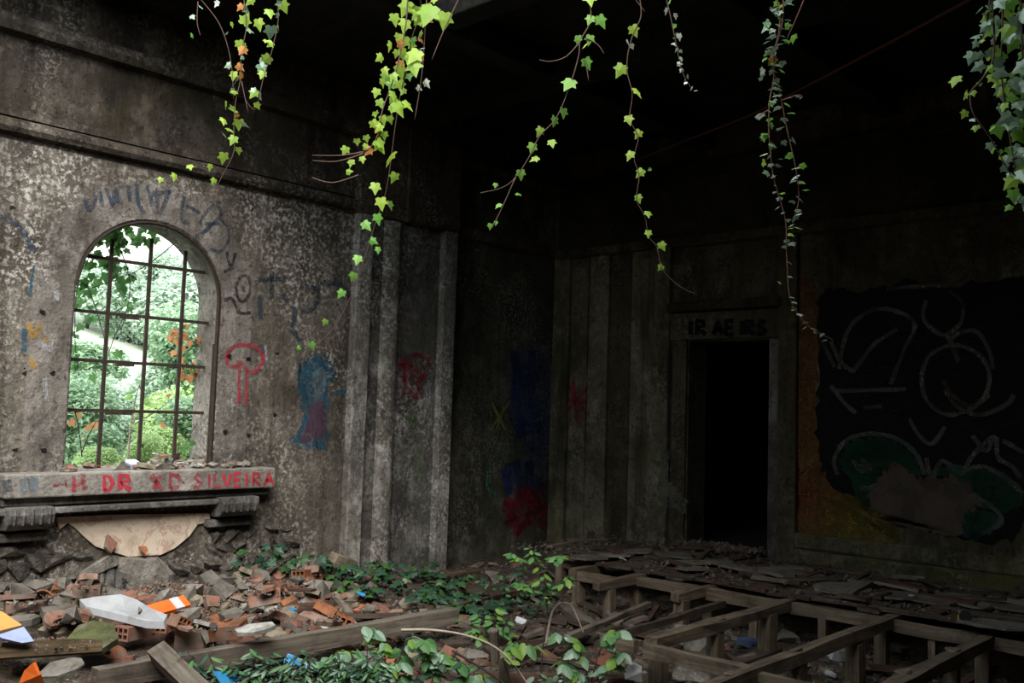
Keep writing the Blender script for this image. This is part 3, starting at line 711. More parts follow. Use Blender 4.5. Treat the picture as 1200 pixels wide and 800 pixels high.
JX = [(-2.28, 5.3, 8.3), (-3.06, 4.6, 8.3), (-3.96, 5.95, 8.35), (-4.82, 7.62, 9.5), (-5.62, 7.5, 9.6), (-1.45, 5.2, 8.3), (-6.25, 7.9, 9.5)]
for i, (x, y0, y1) in enumerate(JX):
    timber('joist', (x, y0, 0), (x + .01, y1, .0), .10, .085, M['joist'], ff, i, .011)
timber('joist', (-4.28, 5.95, -.02), (-4.38, 7.75, -.02), .05, .05, M['plank'], ff, 31)
# bearers across
for i, (x0, x1, y, z) in enumerate(((-5.62, -4.86, 8.12, -.005), (-4.78, -4.0, 8.14, -.01), (-3.92, -3.1, 8.15, -.01), (-3.02, -2.32, 8.15, -.01), (-2.24, -1.0, 8.15, -.01), (-3.92, -3.11, 5.83, -.01), (-3.01, -2.33, 5.80, -.02), (-4.3, -4.0, 5.85, -.01), (-2.23, -1.5, 5.8, -.01), (-6.3, -5.66, 7.95, -.02), (-6.9, -6.3, 8.4, .0))):
    timber('bearer', (x0, y, z), (x1, y, z), .07, .10, M['joist'], ff, i + 50, .009)
# posts
for i, (x, y, w) in enumerate(((-2.30, 6.4, .10), (-2.28, 7.3, .09), (-2.30, 8.1, .10), (-3.06, 5.5, .10), (-3.06, 6.45, .11), (-3.05, 7.45, .12), (-3.1, 8.12, .10), (-3.95, 6.05, .10), (-3.97, 6.9, .11), (-3.95, 7.75, .12), (-3.62, 8.15, .07),
                               (-4.80, 7.72, .11), (-4.85, 8.3, .10), (-5.6, 7.68, .09), (-5.62, 8.2, .1), (-6.22, 7.98, .10), (-6.8, 8.4, .1), (-2.7, 8.16, .06), (-1.45, 6.2, .1), (-1.45, 7.3, .1), (-4.28, 8.15, .08))):
    zb = gz(x, y) - .06
    timber('post', (x, y, zb), (x, y, -.08), w, w, M['joist'], ff, i + 90, seg=2).location.x -= w / 2
for i, (x, y) in enumerate(((-3.06, 5.5), (-3.06, 6.47), (-3.95, 6.92), (-2.3, 6.42), (-2.28, 7.3))):
    MB().hull([V((x, y, -.02)) + V((random.uniform(-.055, .055), random.uniform(-.06, .06), random.uniform(0, .055))) for _ in range(12)]).build('post_head', M['joist'], ff)
# what is left of the boarding along the back wall
rb_ = random.Random(11)
for i in range(30):
    x = -6.9 + i * .215; y0 = 8.2 + rb_.uniform(-.06, .25); y1 = YB - .18 - rb_.uniform(0, .3)
    if rb_.random() < .15: y0 += .6
    z = .012 + rb_.uniform(-.012, .02)
    if x > -7.2: timber('floor_board', (x, y0, z + .02), (x + rb_.uniform(-.04, .04), y1, z + .02), .195, .024, M['plank' if rb_.random() < .75 else 'red_wood'], ff, i + 130, twist=rb_.uniform(-.03, .03))
for i, (x0, x1, y, z) in enumerate(((-6.6, -3.9, 8.28, .045), (-3.8, -1.0, 8.3, .05), (-5.2, -2.6, 9.95, .06), (-7.0, -5.2, 8.75, .06), (-4.6, -3.2, 8.55, .055), (-2.9, -.9, 8.7, .06))):
    timber('batten', (x0, y, z), (x1, y + rb_.uniform(-.06, .06), z), .075, .035, M['plank'], ff, i + 190)

# ================================================================== RUBBLE
rr = random.Random(21)
HM = {}                                   # coarse height map of the pile
CELL = .06
def hcells(x, y, r):
    n = int(r / CELL) + 1; cx, cy = int(x / CELL), int(y / CELL)
    return [(cx + i, cy + j) for i in range(-n, n + 1) for j in range(-n, n + 1) if (i * CELL) ** 2 + (j * CELL) ** 2 <= r * r]
def rest(x, y, r, h):
    """height at which a piece of radius r comes to rest, then raise the pile by its thickness"""
    cs = hcells(x, y, r)
    hs = sorted(HM.get(c, gz(x, y)) for c in cs)
    z = hs[int(len(hs) * .5)]
    for c in cs: HM[c] = max(HM.get(c, -9), z + h * .28)
    return z
def raise_at(x, y, r, z):
    for c in hcells(x, y, r): HM[c] = max(HM.get(c, -9), z)

def hollow_brick(L=.26, W=.13, H=.095, cols=3, rows=2, t=.011):
    mb = MB()
    for i in range(cols + 1):
        y = -W / 2 + (W - t) * i / cols; mb.box((-L / 2, y, -H / 2), (L / 2, y + t, H / 2))
    for i in range(rows + 1):
        z = -H / 2 + (H - t) * i / rows; mb.box((-L / 2 + .001, -W / 2 + .001, z), (L / 2 - .001, W / 2 - .001, z + t))
    return mb
def slab_pts(r, sx, sy, n=7):
    return [(sx * math.cos(2 * math.pi * i / n + r.uniform(-.3, .3)) * r.uniform(.75, 1.05), sy * math.sin(2 * math.pi * i / n + r.uniform(-.3, .3)) * r.uniform(.75, 1.05)) for i in range(n)]
def shard(r, sx, sy, t, n=7):
    return MB().prism([(a, b, -t / 2 + r.uniform(-.1, .1) * t) for a, b in slab_pts(r, sx, sy, n)], (0, 0, t))
def roof_tile(L, R, ang, t=.014, n=7):
    mb = MB(); pts = []
    for i in range(n + 1):
        a = -ang / 2 + ang * i / n; pts.append((R * math.sin(a), R * math.cos(a) - R))
    for i in range(n, -1, -1):
        a = -ang / 2 + ang * i / n; pts.append(((R - t) * math.sin(a), (R - t) * math.cos(a) - R))
    for i in range(n):
        q = [pts[i], pts[i + 1], pts[2 * n - i], pts[2 * n + 1 - i]]
        mb.prism([(-L / 2, a, b) for a, b in q], (L, 0, 0))
    return mb
def brick_bit(r, L, W, H):
    """a brick with one end broken off"""
    P = []
    for y in (-W / 2, W / 2):
        for z in (-H / 2, H / 2): P.append(V((-L / 2, y, z)))
    for _ in range(7): P.append(V((L / 2 * r.uniform(.55, 1), r.choice((-1, 1)) * W / 2 * r.uniform(.5, 1), r.choice((-1, 1)) * H / 2 * r.uniform(.6, 1))))
    return MB().hull(P)
def frag_set(fn, n): return [fn(random.Random(500 + i * 7)) for i in range(n)]
FR = {
 'brick': [m.mesh('brick_fragment') for m in frag_set(lambda r: brick_bit(r, r.uniform(.13, .22), .115, .07), 7)],
 'orange': [m.mesh('tile_shard') for m in frag_set(lambda r: roof_tile(r.uniform(.10, .2), .12, r.uniform(.9, 1.7)), 5)],
 'red': [m.mesh('brick_shard') for m in frag_set(lambda r: shard(r, r.uniform(.06, .12), r.uniform(.05, .09), r.uniform(.02, .045)), 7)],
 'pink': [m.mesh('tile_piece') for m in frag_set(lambda r: shard(r, r.uniform(.06, .13), r.uniform(.05, .09), r.uniform(.02, .04)), 5)],
 'stone': [m.mesh('rubble_stone') for m in frag_set(lambda r: MB().hull([V((r.gauss(0, .055), r.gauss(0, .05), r.gauss(0, .035))) for _ in range(16)]), 8)],
 'white': [m.mesh('plaster_piece') for m in frag_set(lambda r: shard(r, r.uniform(.05, .11), r.uniform(.04, .08), r.uniform(.015, .03)), 6)],
 'tan': [m.mesh('stone_slab') for m in frag_set(lambda r: shard(r, r.uniform(.07, .14), r.uniform(.05, .1), r.uniform(.025, .05)), 5)],
 'wood': [], 'hollow': [hollow_brick(.2).mesh('hollow_brick'), hollow_brick(.13, .13, .09, 3, 2).mesh('hollow_brick')],
}
FMAT = {'brick': 'brick', 'orange': 'orange_clay', 'red': 'brick', 'pink': 'pink_clay', 'stone': 'stone', 'white': 'plasterbit', 'tan': 'tan', 'hollow': 'orange_clay'}
for k, ms in FR.items():
    for me in ms: me.materials.append(M[FMAT[k]])
FLAB = {'brick': ('broken_brick', 'broken red brick', 'brick'), 'orange': ('tile_shard', 'curved orange roof tile shard', 'tile'), 'red': ('brick_shard', 'flat dark red clay shard', 'brick'),
        'pink': ('clay_slab_piece', 'pale pink clay slab fragment', 'tile'), 'stone': ('rubble_stone', 'grey lump of rubble stone', 'stone'), 'white': ('plaster_piece', 'dirty white plaster flake', 'plaster'),
        'tan': ('stone_slab', 'tan flat stone fragment', 'stone'), 'hollow': ('hollow_brick', 'orange hollow brick piece', 'brick')}
LAND = [((148, 716, .03), 'the white plaster slab'), ((150, 700, .0), 'the fluted block'), ((205, 708, .05), 'the orange and white striped plate'), ((310, 696, .02), 'the tilted red roof tile'), ((112, 749, -.05), 'the mossy concrete slab'),
        ((226, 746, -.06), 'the squarish pale brick'), ((30, 708, .0), 'the pale brick at the wall foot'), ((300, 680, .0), 'the leafy branch by the wall'), ((402, 660, .0), 'the tan block at the pilaster'), ((12, 737, .0), 'the painted orange board'), ((376, 726, -.1), 'the salmon clay slab'),
        ((268, 738, -.1), 'the plaster-crusted hollow brick'), ((270, 795, -.25), 'the flattened blue plastic sheet'), ((470, 780, -.35), 'the leafy bramble'), ((560, 760, -.38), 'the arching bare cane'), ((210, 785, -.2), 'the short timber stub'), ((40, 788, -.15), 'the vivid orange plastic'),
        ((746, 787, -.38), 'the bright white stone'), ((815, 751, -.4), 'the large grey rock'), ((982, 764, -.4), 'the crushed white carton'), ((880, 753, -.4), 'the dull blue rag'), ((1026, 735, -.35), 'the crumpled red packet'), ((580, 650, -.25), 'the corner bay'), ((620, 720, -.35), 'the bright sapling'), ((470, 690, -.3), 'the pilaster foot'),
        ((373, 707, -.1), 'the short dark brown plank'), ((343, 715, -.05), 'the blue scrap behind the long beam'), ((330, 745, -.15), 'the middle of the long beam'), ((440, 725, -.2), 'the sawn end of the long beam'), ((250, 690, -.02), 'the broken wall foot below the sill bracket'), ((265, 715, -.05), 'the open patch between striped plate and curved tile'),
        ((855, 655, .05), 'the open doorway'), ((1130, 723, .05), 'the small yellow tin'), ((1000, 690, .05), 'the mossy plinth'), ((700, 655, .05), 'the cracked greenish wall strips'), ((750, 690, -.2), 'the posts by the wide grey board')]
def near(x, y):
    return min(LAND, key=lambda a: (on(a[0][0], a[0][1], 2, a[0][2]) - V((x, y, a[0][2]))).length)[1]

# ---- pieces one can point to, placed first
def gpt(px, py, z): return on(px, py, 2, z)
def put(name, mesh, mat, p, rot, label, cat, scale=1, group=None, grow=None):
    o = link(name, mesh, mat, None, p, rot); o.scale = (scale,) * 3 if not isinstance(scale, tuple) else scale
    tag(o, label, cat, group)
    if grow: raise_at(p[0], p[1], grow[0], p[2] + grow[1])
    return o
timber('fallen_timber', gpt(112, 783, -.13), gpt(532, 713, -.13), .11, .13, M['grey_wood'], None, 400)
tag(bpy.data.objects['fallen_timber'], 'long weathered grey beam lying across the rubble and weeds', 'beam')
def loose(name, a, b, w, h, mat, label, cat='plank', tw=0, group=None):
    o = timber(name, a, b, w, h, M[mat], None, len(bpy.data.objects), twist=tw); return tag(o, label, cat, group)
loose('beam_stub', gpt(182, 757, -.02), gpt(240, 812, -.16), .12, .12, 'grey_wood', 'short dark timber stub with pale top beside the long beam', 'beam', .5)
loose('plank', gpt(352, 708, -.10), gpt(394, 705, -.08), .14, .05, 'red_wood', 'short dark brown plank on the rubble behind the long beam')
loose('plank', gpt(420, 692, -.26), gpt(560, 668, -.22), .10, .05, 'red_wood', 'long brown board on the ground along the pilaster foot')
loose('plank', gpt(470, 684, -.25), gpt(660, 690, -.25), .12, .06, 'plank', 'dark board lying in the weeds beside the floor frame')
loose('plank', gpt(660, 706, -.30), gpt(700, 736, -.38), .16, .04, 'grey_wood', 'wide grey board sloping down beside the floor frame posts')
loose('plank', gpt(540, 706, -.2), gpt(610, 690, -.24), .06, .05, 'red_wood', 'reddish stick of timber behind the sapling')
loose('plank', gpt(600, 770, -.3), gpt(760, 705, -.22), .06, .05, 'grey_wood', 'thin grey rail leaning from the weeds to the floor frame')
loose('plank', gpt(520, 752, -.36), gpt(690, 745, -.36), .14, .05, 'plank', 'dark rotten plank under the arching cane')
loose('plank', gpt(560, 790, -.36), gpt(740, 792, -.36), .12, .05, 'red_wood', 'reddish plank low among the broad leaved weeds')
loose('stake', gpt(582, 790, -.5), gpt(580, 735, -.1), .06, .06, 'grey_wood', 'upright grey stake among the weeds', 'stake')
loose('stake', gpt(588, 812, -.5), gpt(592, 764, -.15), .08, .08, 'tan' if False else 'grey_wood', 'stubby upright post before the arching cane', 'stake')
loose('plank', gpt(860, 744, -.40), gpt(950, 752, -.40), .1, .05, 'plank', 'dark plank lying flat under the floor frame')
loose('plank', gpt(850, 776, -.38), gpt(905, 756, -.36), .2, .04, 'plank', 'wide dark board lying on the debris between the joists')
# white slab on two hollow bricks
c = gpt(148, 716, .03)
hb = hollow_brick(.3, .14, .10)
put('hollow_brick', hb.mesh('hollow_brick'), M['orange_clay'], c + V((.10, .28, -.11)), (0, .05, 2.2), 'orange hollow brick carrying the end of the white plaster slab', 'brick', 1, None, (.14, .05))
put('hollow_brick', hb.mesh('hollow_brick'), M['brick'], c + V((.14, .0, -.12)), (0, .05, 2.0), 'dark hollow brick under the middle of the white plaster slab', 'brick', 1, None, (.14, .05))
P = [gpt(x, y, z) for x, y, z in ((93, 702, .10), (110, 699, .13), (142, 696, .15), (160, 702, .13), (178, 713, .10), (196, 720, .06), (192, 728, .03), (170, 727, .02), (150, 722, .03), (118, 714, .06), (100, 710, .07))]
mb = MB(); mb.prism([q - c for q in P], (0.02, 0, -.05)); o = mb.build('plaster_slab', plain('dirty white plaster slab', (.36, .37, .39), .8)); o.location = c
tag(o, 'long white painted plaster slab lying on hollow bricks under the window', 'slab'); raise_at(c.x, c.y, .25, .1)
P = [gpt(x, y, z) for x, y, z in ((102, 682, .14), (124, 683, .14))]
put('hollow_brick', hollow_brick(.2, .12, .09).mesh('hollow_brick'), M['pink_clay'], gpt(103, 690, .12), (.1, .05, 1.0), 'pinkish hollow brick leaning before the fluted niche', 'brick', 1, None, (.12, .05))
put('brick', brick_bit(random.Random(3), .30, .14, .09).mesh('brick'), M['pink_clay'], gpt(32, 708, .06), (.1, 0, 1.35), 'pale red brick resting against the wall foot', 'brick', 1, None, (.15, .05))
put('brick', brick_bit(random.Random(5), .22, .13, .2).mesh('brick'), M['pink_clay'], gpt(226, 746, -.06), (.3, .1, .8), 'squarish pale brick standing on end before the long beam', 'brick', 1, None, (.14, .09))
put('hollow_brick', hollow_brick(.26, .14, .10, 4, 1).mesh('hollow_brick'), M['orange_clay'], gpt(268, 738, -.07), (.2, -.2, .5), 'orange hollow brick with plaster crust near the long beam', 'brick', 1, None, (.15, .05))
put('plaster_crust', shard(random.Random(9), .17, .08, .03).mesh('plaster_crust'), M['plasterbit'], gpt(299, 737, -.02), (.25, -.1, 1.1), 'pale plaster crust lying on the hollow brick by the beam', 'plaster')
put('tile', roof_tile(.26, .2, 1.1).mesh('tile'), M['brick'], gpt(310, 696, .04), (.5, -.2, .9), 'dull red curved roof tile tilted on the rubble', 'tile', 1, None, (.14, .04))
put('tile', shard(random.Random(12), .2, .09, .04).mesh('tile'), M['pink_clay'], gpt(376, 726, -.08), (.3, .25, 1.2), 'pale salmon clay slab leaning toward the long beam', 'tile', 1, None, (.15, .03))
put('block', MB().box((-.13, -.07, -.045), (.13, .07, .045)).mesh('block'), M['tan'], gpt(402, 657, .04), (.2, .35, 1.5), 'small tan block tilted at the pilaster foot', 'block')
put('stone_slab', shard(random.Random(14), .20, .15, .05).mesh('stone_slab'), M['tan'], gpt(80, 731, -.01), (.5, -.1, .9), 'flat grey-tan stone slab tilted in the heap', 'stone', 1, None, (.15, .03))
put('mossy_slab', shard(random.Random(15), .22, .16, .05).mesh('mossy_slab'), M['mossy'], gpt(112, 749, -.05), (.55, .1, .6), 'moss covered concrete slab sloping in the rubble', 'slab', 1, None, (.17, .03))
put('concrete_slab', shard(random.Random(16), .14, .07, .05).mesh('concrete_slab'), M['stone'], gpt(25, 727, .02), (.2, 0, 1.4), 'pale grey concrete lump behind the orange painted board', 'slab')
put('concrete_slab', hollow_brick(.2, .11, .06, 5, 1).mesh('concrete_slab'), M['stone'], gpt(66, 717, .03), (.2, 0, 1.4), 'grey ribbed concrete piece behind the flat stone slab', 'slab')
# painted board, orange over lavender
c = gpt(12, 737, .06)
pb = empty('painted_board', c, 'tilted board fragment painted orange above and lavender blue below', 'board')
def scr(pts, zs): return [gpt(x, y, z) for (x, y), z in zip(pts, zs)]
MB().prism(scr(((-25, 722), (-10, 712), (4, 717), (26, 732), (-4, 741), (-25, 745)), (.12, .15, .14, .07, .05, .05)), (-.03, 0, -.015)).build('orange_panel', M['orange_paint'], pb)
MB().prism(scr(((-4, 741), (26, 732), (28, 734), (-4, 744)), (.055, .075, .065, .045)), (-.03, 0, -.015)).build('dark_seam', M['dark_strip'], pb)
MB().prism(scr(((-4, 744), (28, 734), (40, 751), (26, 753), (4, 748)), (.045, .065, .0, .0, .03)), (-.03, 0, -.015)).build('lavender_panel', M['lav_paint'], pb)
put('bark_sheet', roof_tile(.62, .3, 1.0, .02).mesh('bark_sheet'), M['bark'], gpt(62, 752, -.04), (.1, .0, 1.15), 'curled brown sheet of bark under the flat stone slab', 'bark', 1, None, (.2, .01))
c = gpt(40, 788, -.1)
o = MB().prism([q - c for q in scr(((25, 800), (32, 784), (42, 775), (48, 790), (53, 803)), (-.16, -.08, -.02, -.08, -.16))], (-.02, -.01, -.01)).build('orange_sheet', M['vivid_orange']); o.location = c
tag(o, 'vivid orange triangular plastic sheet standing in the rubble', 'plastic sheet')
put('grey_sheet', shard(random.Random(18), .16, .10, .012, 9).mesh('grey_sheet'), M['stone'], gpt(72, 782, -.10), (.4, -.2, .8), 'crumpled grey sheet with a torn edge beside the orange plastic', 'sheet')
c = gpt(205, 708, .07)
sp = empty('striped_plate', c, 'orange plate with a white stripe lying on the rubble', 'plate')
MB().box((-.06, -.20, -.012), (.06, .10, .012)).build('plate', M['vivid_orange'], sp, off=(0, 0, 0))
MB().box((-.062, -.02, -.014), (.062, .05, .014)).build('stripe', M['white_paint'], sp, off=(0, 0, 0))
sp.rotation_euler = (.15, .5, .1)
put('white_stone', MB().hull([V((random.gauss(0, .07), random.gauss(0, .06), random.gauss(0, .035))) * .75 for _ in range(22)]).mesh('white_stone'), M['white_paint'], gpt(746, 787, -.28), (.2, .1, .5), 'bright white stone among the debris below the nearest joist corner', 'stone')
put('white_box', MB().box((-.07, -.05, -.06), (.07, .05, .06)).mesh('white_box'), M['white_paint'], gpt(982, 764, -.33), (.2, .1, .9), 'crushed white carton under the floor frame', 'box')
put('grey_rock', chunk(random.Random(30), .2, .17, .13, 20).mesh('grey_rock'), M['stone'], gpt(815, 751, -.34), (0, 0, .4), 'large pale grey rock between two joist posts', 'rock')
put('tarp_lump', chunk(random.Random(33), .2, .14, .09, 24).mesh('tarp_lump'), M['concrete'], gpt(812, 790, -.33), (0, .2, .3), 'rounded grey lump beside the white stone under the joists', 'rock')
put('blue_rag', shard(random.Random(34), .14, .10, .05, 9).mesh('blue_rag'), plain('dull blue cloth', (.05, .085, .15)), gpt(880, 753, -.36), (.1, .1, .3), 'dull blue rag on the debris between the joist posts', 'rag')
put('red_packet', MB().box((-.09, -.05, -.02), (.09, .05, .02)).mesh('red_packet'), M['red_pack'], gpt(1026, 735, -.18), (.4, .2, .5), 'crumpled red packet lying under the bearer', 'packet')
cn = empty('paint_tin', gpt(1130, 723, .10), 'small yellow tin with black lid on the back boarding', 'tin')
def cyl(mb, r, z0, z1, n=10): return mb.prism([(r * math.cos(2 * math.pi * i / n), r * math.sin(2 * math.pi * i / n), z0) for i in range(n)], (0, 0, z1 - z0))
cyl(MB(), .045, -.04, .03).build('tin_body', M['yellow'], cn, off=(0, 0, 0)); cyl(MB(), .048, .03, .045).build('tin_lid', M['black'], cn, off=(0, 0, 0)); cn.rotation_euler = (1.2, .3, .4)
for (px, py, z, s, lab) in ((343, 715, -.02, .05, 'small crumpled blue plastic scrap behind the long beam'), (347, 777, -.12, .11, 'torn bright blue plastic bag piece among the weeds before the beam'), (270, 795, -.16, .16, 'flattened blue plastic sheet at the foot of the ferny weeds'), (423, 697, -.12, .05, 'tiny blue plastic scrap in the dark ivy')):
    r_ = random.Random(int(px)); mb = MB()
    mb.prism([(a, b, r_.uniform(-.2, .3) * s) for a, b in slab_pts(r_, s, s * .6, 9)], (0, 0, .006))
    put('plastic_scrap', mb.mesh('plastic_scrap'), M['blue_plastic'], gpt(px, py, z), (.3, .2, r_.uniform(0, 3)), lab, 'plastic scrap')
for (px, py, z) in ((405, 785, -.2), (610, 727, -.2), (1110, 785, -.4), (745, 688, -.3), (805, 745, -.36), (975, 790, -.38), (730, 655, .08), (1072, 700, .08)):
    r_ = random.Random(int(px + py))
    put('paper_scrap', shard(r_, .06, .045, .012).mesh('paper_scrap'), M['white_paint'], gpt(px, py, z), (.4, .2, r_.uniform(0, 3)), 'small white scrap of litter on the debris', 'litter', 1, 'white litter scraps')

# broken concrete lump with a fluted niche, at the foot of the wall
c = on(150, 690, 0, XL + .12)
ln = empty('fluted_block', V((XL + .1, c.y, .0)), 'broken concrete lump with fluted niche at the foot of the wall', 'block')
def wp(px, py, X): return on(px, py, 0, X)
MB().hull([wp(x, y, X) for x, y, X in ((135, 652, XL + .01), (185, 652, XL + .01), (206, 672, XL + .01), (204, 706, XL + .01), (160, 708, XL + .01), (138, 668, XL + .1), (150, 655, XL + .13), (182, 656, XL + .14), (198, 674, XL + .14), (194, 700, XL + .14), (164, 700, XL + .12), (148, 672, XL + .13))]).build('lump', M['concrete'], ln)
MB().hull([wp(x, y, X) for x, y, X in ((90, 672, XL + .01), (128, 648, XL + .01), (140, 652, XL + .01), (138, 662, XL + .12), (118, 664, XL + .12), (96, 680, XL + .12), (100, 668, XL + .13), (128, 652, XL + .13))]).build('lump', M['concrete'], ln)
for i in range(6):
    px = 104 + i * 12
    a = wp(px, 664 + abs(i - 3) * 2, XL + .06); b = wp(px - 1, 706, XL + .06)
    MB().tube([a, b], .05, .05, 8).build('flute', M['moulding'], ln, smooth=True)
o = MB().prism([wp(x, y, XL + .2) for x, y in ((48, 714), (76, 676), (80, 678), (88, 690), (84, 714))], (.05, 0, 0)).build('slanted_slab', M['moulding'])
o2 = o; tag(o2, 'grey concrete slab leaning against the fluted block', 'slab')
put('brick_shard', shard(random.Random(41), .1, .08, .03, 4).mesh('brick_shard'), M['brick'], wp(129, 638, XL + .09), (0, 1.2, .2), 'triangular red tile piece standing before the marble panel', 'tile')
put('brick_shard', shard(random.Random(42), .06, .05, .03, 5).mesh('brick_shard'), M['orange_clay'], wp(168, 645, XL + .1), (0, 1.0, .2), 'small orange tile piece on the broken concrete lump', 'tile')

# ---- scattered rubble, piece by piece
SLABC = gpt(146, 714, .03).xy
def scatter(n, kinds, area, seed, smin=.6, smax=1.15, suffix='', tilt=.5):
    r = random.Random(seed); made = 0
    while made < n:
        x, y = area(r)
        if y > YB - .15 or x < XL + .06: continue
        if 3.7 < y < 4.8 and x < XL + .6: continue          # the fluted block stands clear
        if (V((x, y)) - SLABC).length < .36: continue       # nothing lies on the white slab
        k = r.choices([a for a, _ in kinds], [b for _, b in kinds])[0]
        nm, lab, cat = FLAB[k]
        me = r.choice(FR[k]); s = r.uniform(smin, smax)
        dims = [max(v.co[i] for v in me.vertices) - min(v.co[i] for v in me.vertices) for i in range(3)]
        h = dims[2] * s; rad = max(dims[0], dims[1]) * s * .45
        z = rest(x, y, rad, h)
        o = link(nm, me, None, None, (x, y, z + h * .45), (r.uniform(-tilt, tilt), r.uniform(-tilt, tilt), r.uniform(0, 6.28)))
        o.scale = (s,) * 3
        full = ('large ' if s > (smin + smax) / 2 else 'small ') + lab + ' near ' + near(x, y)
        tag(o, full, cat, full.replace('large ', 'large pieces: ').replace('small ', 'small pieces: ')); made += 1
KH = [('brick', 22), ('orange', 13), ('red', 22), ('pink', 12), ('stone', 20), ('white', 15), ('tan', 16), ('hollow', 5)]
def heap(r): return XL + .12 + abs(r.gauss(0, 1.0)), r.uniform(2.85, 5.9)
def front(r): return r.uniform(-6.6, -4.3), r.uniform(3.0, 5.9)
def under(r): return r.uniform(-5.6, -1.6), r.uniform(5.4, 8.6)
def deck(r): return r.uniform(-7.4, -1.2), r.uniform(8.3, YB - .2)
def foot(r): return r.uniform(XL + .2, -6.2), r.uniform(5.8, 9.6)
scatter(230, KH, heap, 61, .55, 1.25, ' under the window')
scatter(70, KH, lambda r: (r.uniform(-7.6, -6.25), r.uniform(3.2, 6.3)), 65, .6, 1.3, ' behind the long beam')
def tiles(r):
    q = gpt(r.uniform(430, 570), r.uniform(755, 800), -.34); return q.x, q.y
scatter(34, [('orange', 14), ('red', 12), ('pink', 10), ('brick', 8), ('tan', 5)], tiles, 66, .6, 1.1)
scatter(60, KH, front, 62, .6, 1.2, ' before the long beam')
scatter(75, [('stone', 40), ('brick', 10), ('red', 8), ('white', 7), ('tan', 18)], under, 63, .5, 1.2, ' below the floor frame', .4)
scatter(45, [('stone', 30), ('tan', 20), ('red', 14), ('brick', 5), ('white', 3)], foot, 64, .6, 1.1, ' by the corner bay')
# flat slabs of fallen plaster on the boarding
r = random.Random(71)
for i, (px, py, s) in enumerate(((905, 672, .34), (930, 668, .22), (870, 668, .24), (985, 692, .36), (1010, 684, .2), (1050, 700, .3), (1135, 707, .34), (1170, 735, .3), (1090, 706, .22), (840, 660, .26), (790, 652, .28), (750, 648, .2), (950, 676, .18), (1190, 715, .25), (720, 652, .22), (690, 655, .25), (810, 668, .2))):
    q = gpt(px, py, .055)
    put('fallen_plaster', shard(r, s, s * .72, .02, 10).mesh('fallen_plaster'), M['dusty'], q + V((0, 0, .02)), (r.uniform(-.05, .05), r.uniform(-.05, .05), r.uniform(0, 6)), ('wide' if s > .24 else 'small') + ' flat grey slab of fallen plaster near ' + near(q.x, q.y), 'plaster', 1, 'fallen plaster slabs on the back boarding')
for i in range(34):
    q = V((r.uniform(-7.3, -1.4), r.uniform(8.3, YB - .25), .06)); a = r.uniform(-.8, .8) + (0 if r.random() < .6 else 1.57); L = r.uniform(.25, .7)
    d = V((math.cos(a), math.sin(a), r.uniform(-.02, .06))) * L
    o = timber('broken_batten', q + V((0, 0, .04)), q + d + V((0, 0, .04)), r.uniform(.04, .10), r.uniform(.015, .035), M[r.choice(('plank', 'red_wood', 'plank', 'grey_wood'))], None, 700 + i)
    tag(o, ('long' if L > .47 else 'short') + ' splintered batten lying on the boarding near ' + near(q.x, q.y), 'batten', 'splintered battens on the back boarding')
for i in range(24):
    q = V((r.uniform(-5.6, -1.8), r.uniform(5.6, 8.0), 0)); q.z = gz(q.x, q.y) + .05; a = r.uniform(0, 3.14); L = r.uniform(.25, .8)
    o = timber('broken_batten', q, q + V((math.cos(a) * L, math.sin(a) * L, r.uniform(-.03, .1))), r.uniform(.04, .1), r.uniform(.02, .05), M[r.choice(('plank', 'red_wood', 'grey_wood'))], None, 760 + i)
    tag(o, ('long' if L > .5 else 'short') + ' rotten batten in the debris near ' + near(q.x, q.y), 'batten', 'rotten battens below the floor frame')
for i in range(26):
    q = V((r.uniform(-8.1, -4.9), r.uniform(5.0, 8.2), 0)); q.z = gz(q.x, q.y) + .06; a = r.uniform(0, 3.14); L = r.uniform(.2, .7)
    o = timber('broken_batten', q, q + V((math.cos(a) * L, math.sin(a) * L, r.uniform(-.03, .06))), r.uniform(.03, .09), r.uniform(.02, .04), M[r.choice(('plank', 'red_wood', 'grey_wood'))], None, 790 + i)
    tag(o, ('long' if L > .45 else 'short') + ' splintered batten in the weeds near ' + near(q.x, q.y), 'batten', 'splintered battens by the pilaster')
# rubble lying on the window sill
r = random.Random(81)
for i in range(64):
    k = r.choice(('stone', 'red', 'white', 'tan', 'stone', 'pink')); y = r.uniform(3.5, 5.35) if i > 20 else r.uniform(4.5, 4.98); x = r.uniform(XL - .36, XL + .1) if WY0 + .05 < y < WY1 - .05 else r.uniform(XL + .05, XL + .16)
    me = r.choice(FR[k]); s = r.uniform(.35, .85)
    o = link('sill_rubble', me, None, None, (x, y, .99 + .02 * s + (r.uniform(.0, .11) if i < 21 and x < XL - .05 else 0)), (r.uniform(-.3, .3), r.uniform(-.3, .3), r.uniform(0, 6))); o.scale = (s,) * 3
    tag(o, {'stone': 'small grey stone', 'red': 'small red clay chip', 'white': 'small white plaster chip', 'tan': 'small tan stone chip', 'pink': 'small pink clay chip'}[k] + ' lying on the window sill', 'rubble', 'rubble on the window sill: ' + k)
put('blue_chip', shard(random.Random(4), .09, .06, .03).mesh('blue_chip'), M['lav_paint'], V((XL - .2, 4.28, 1.02)), (.2, .3, 0), 'dull blue stone chip on the window sill between the bars', 'rubble')
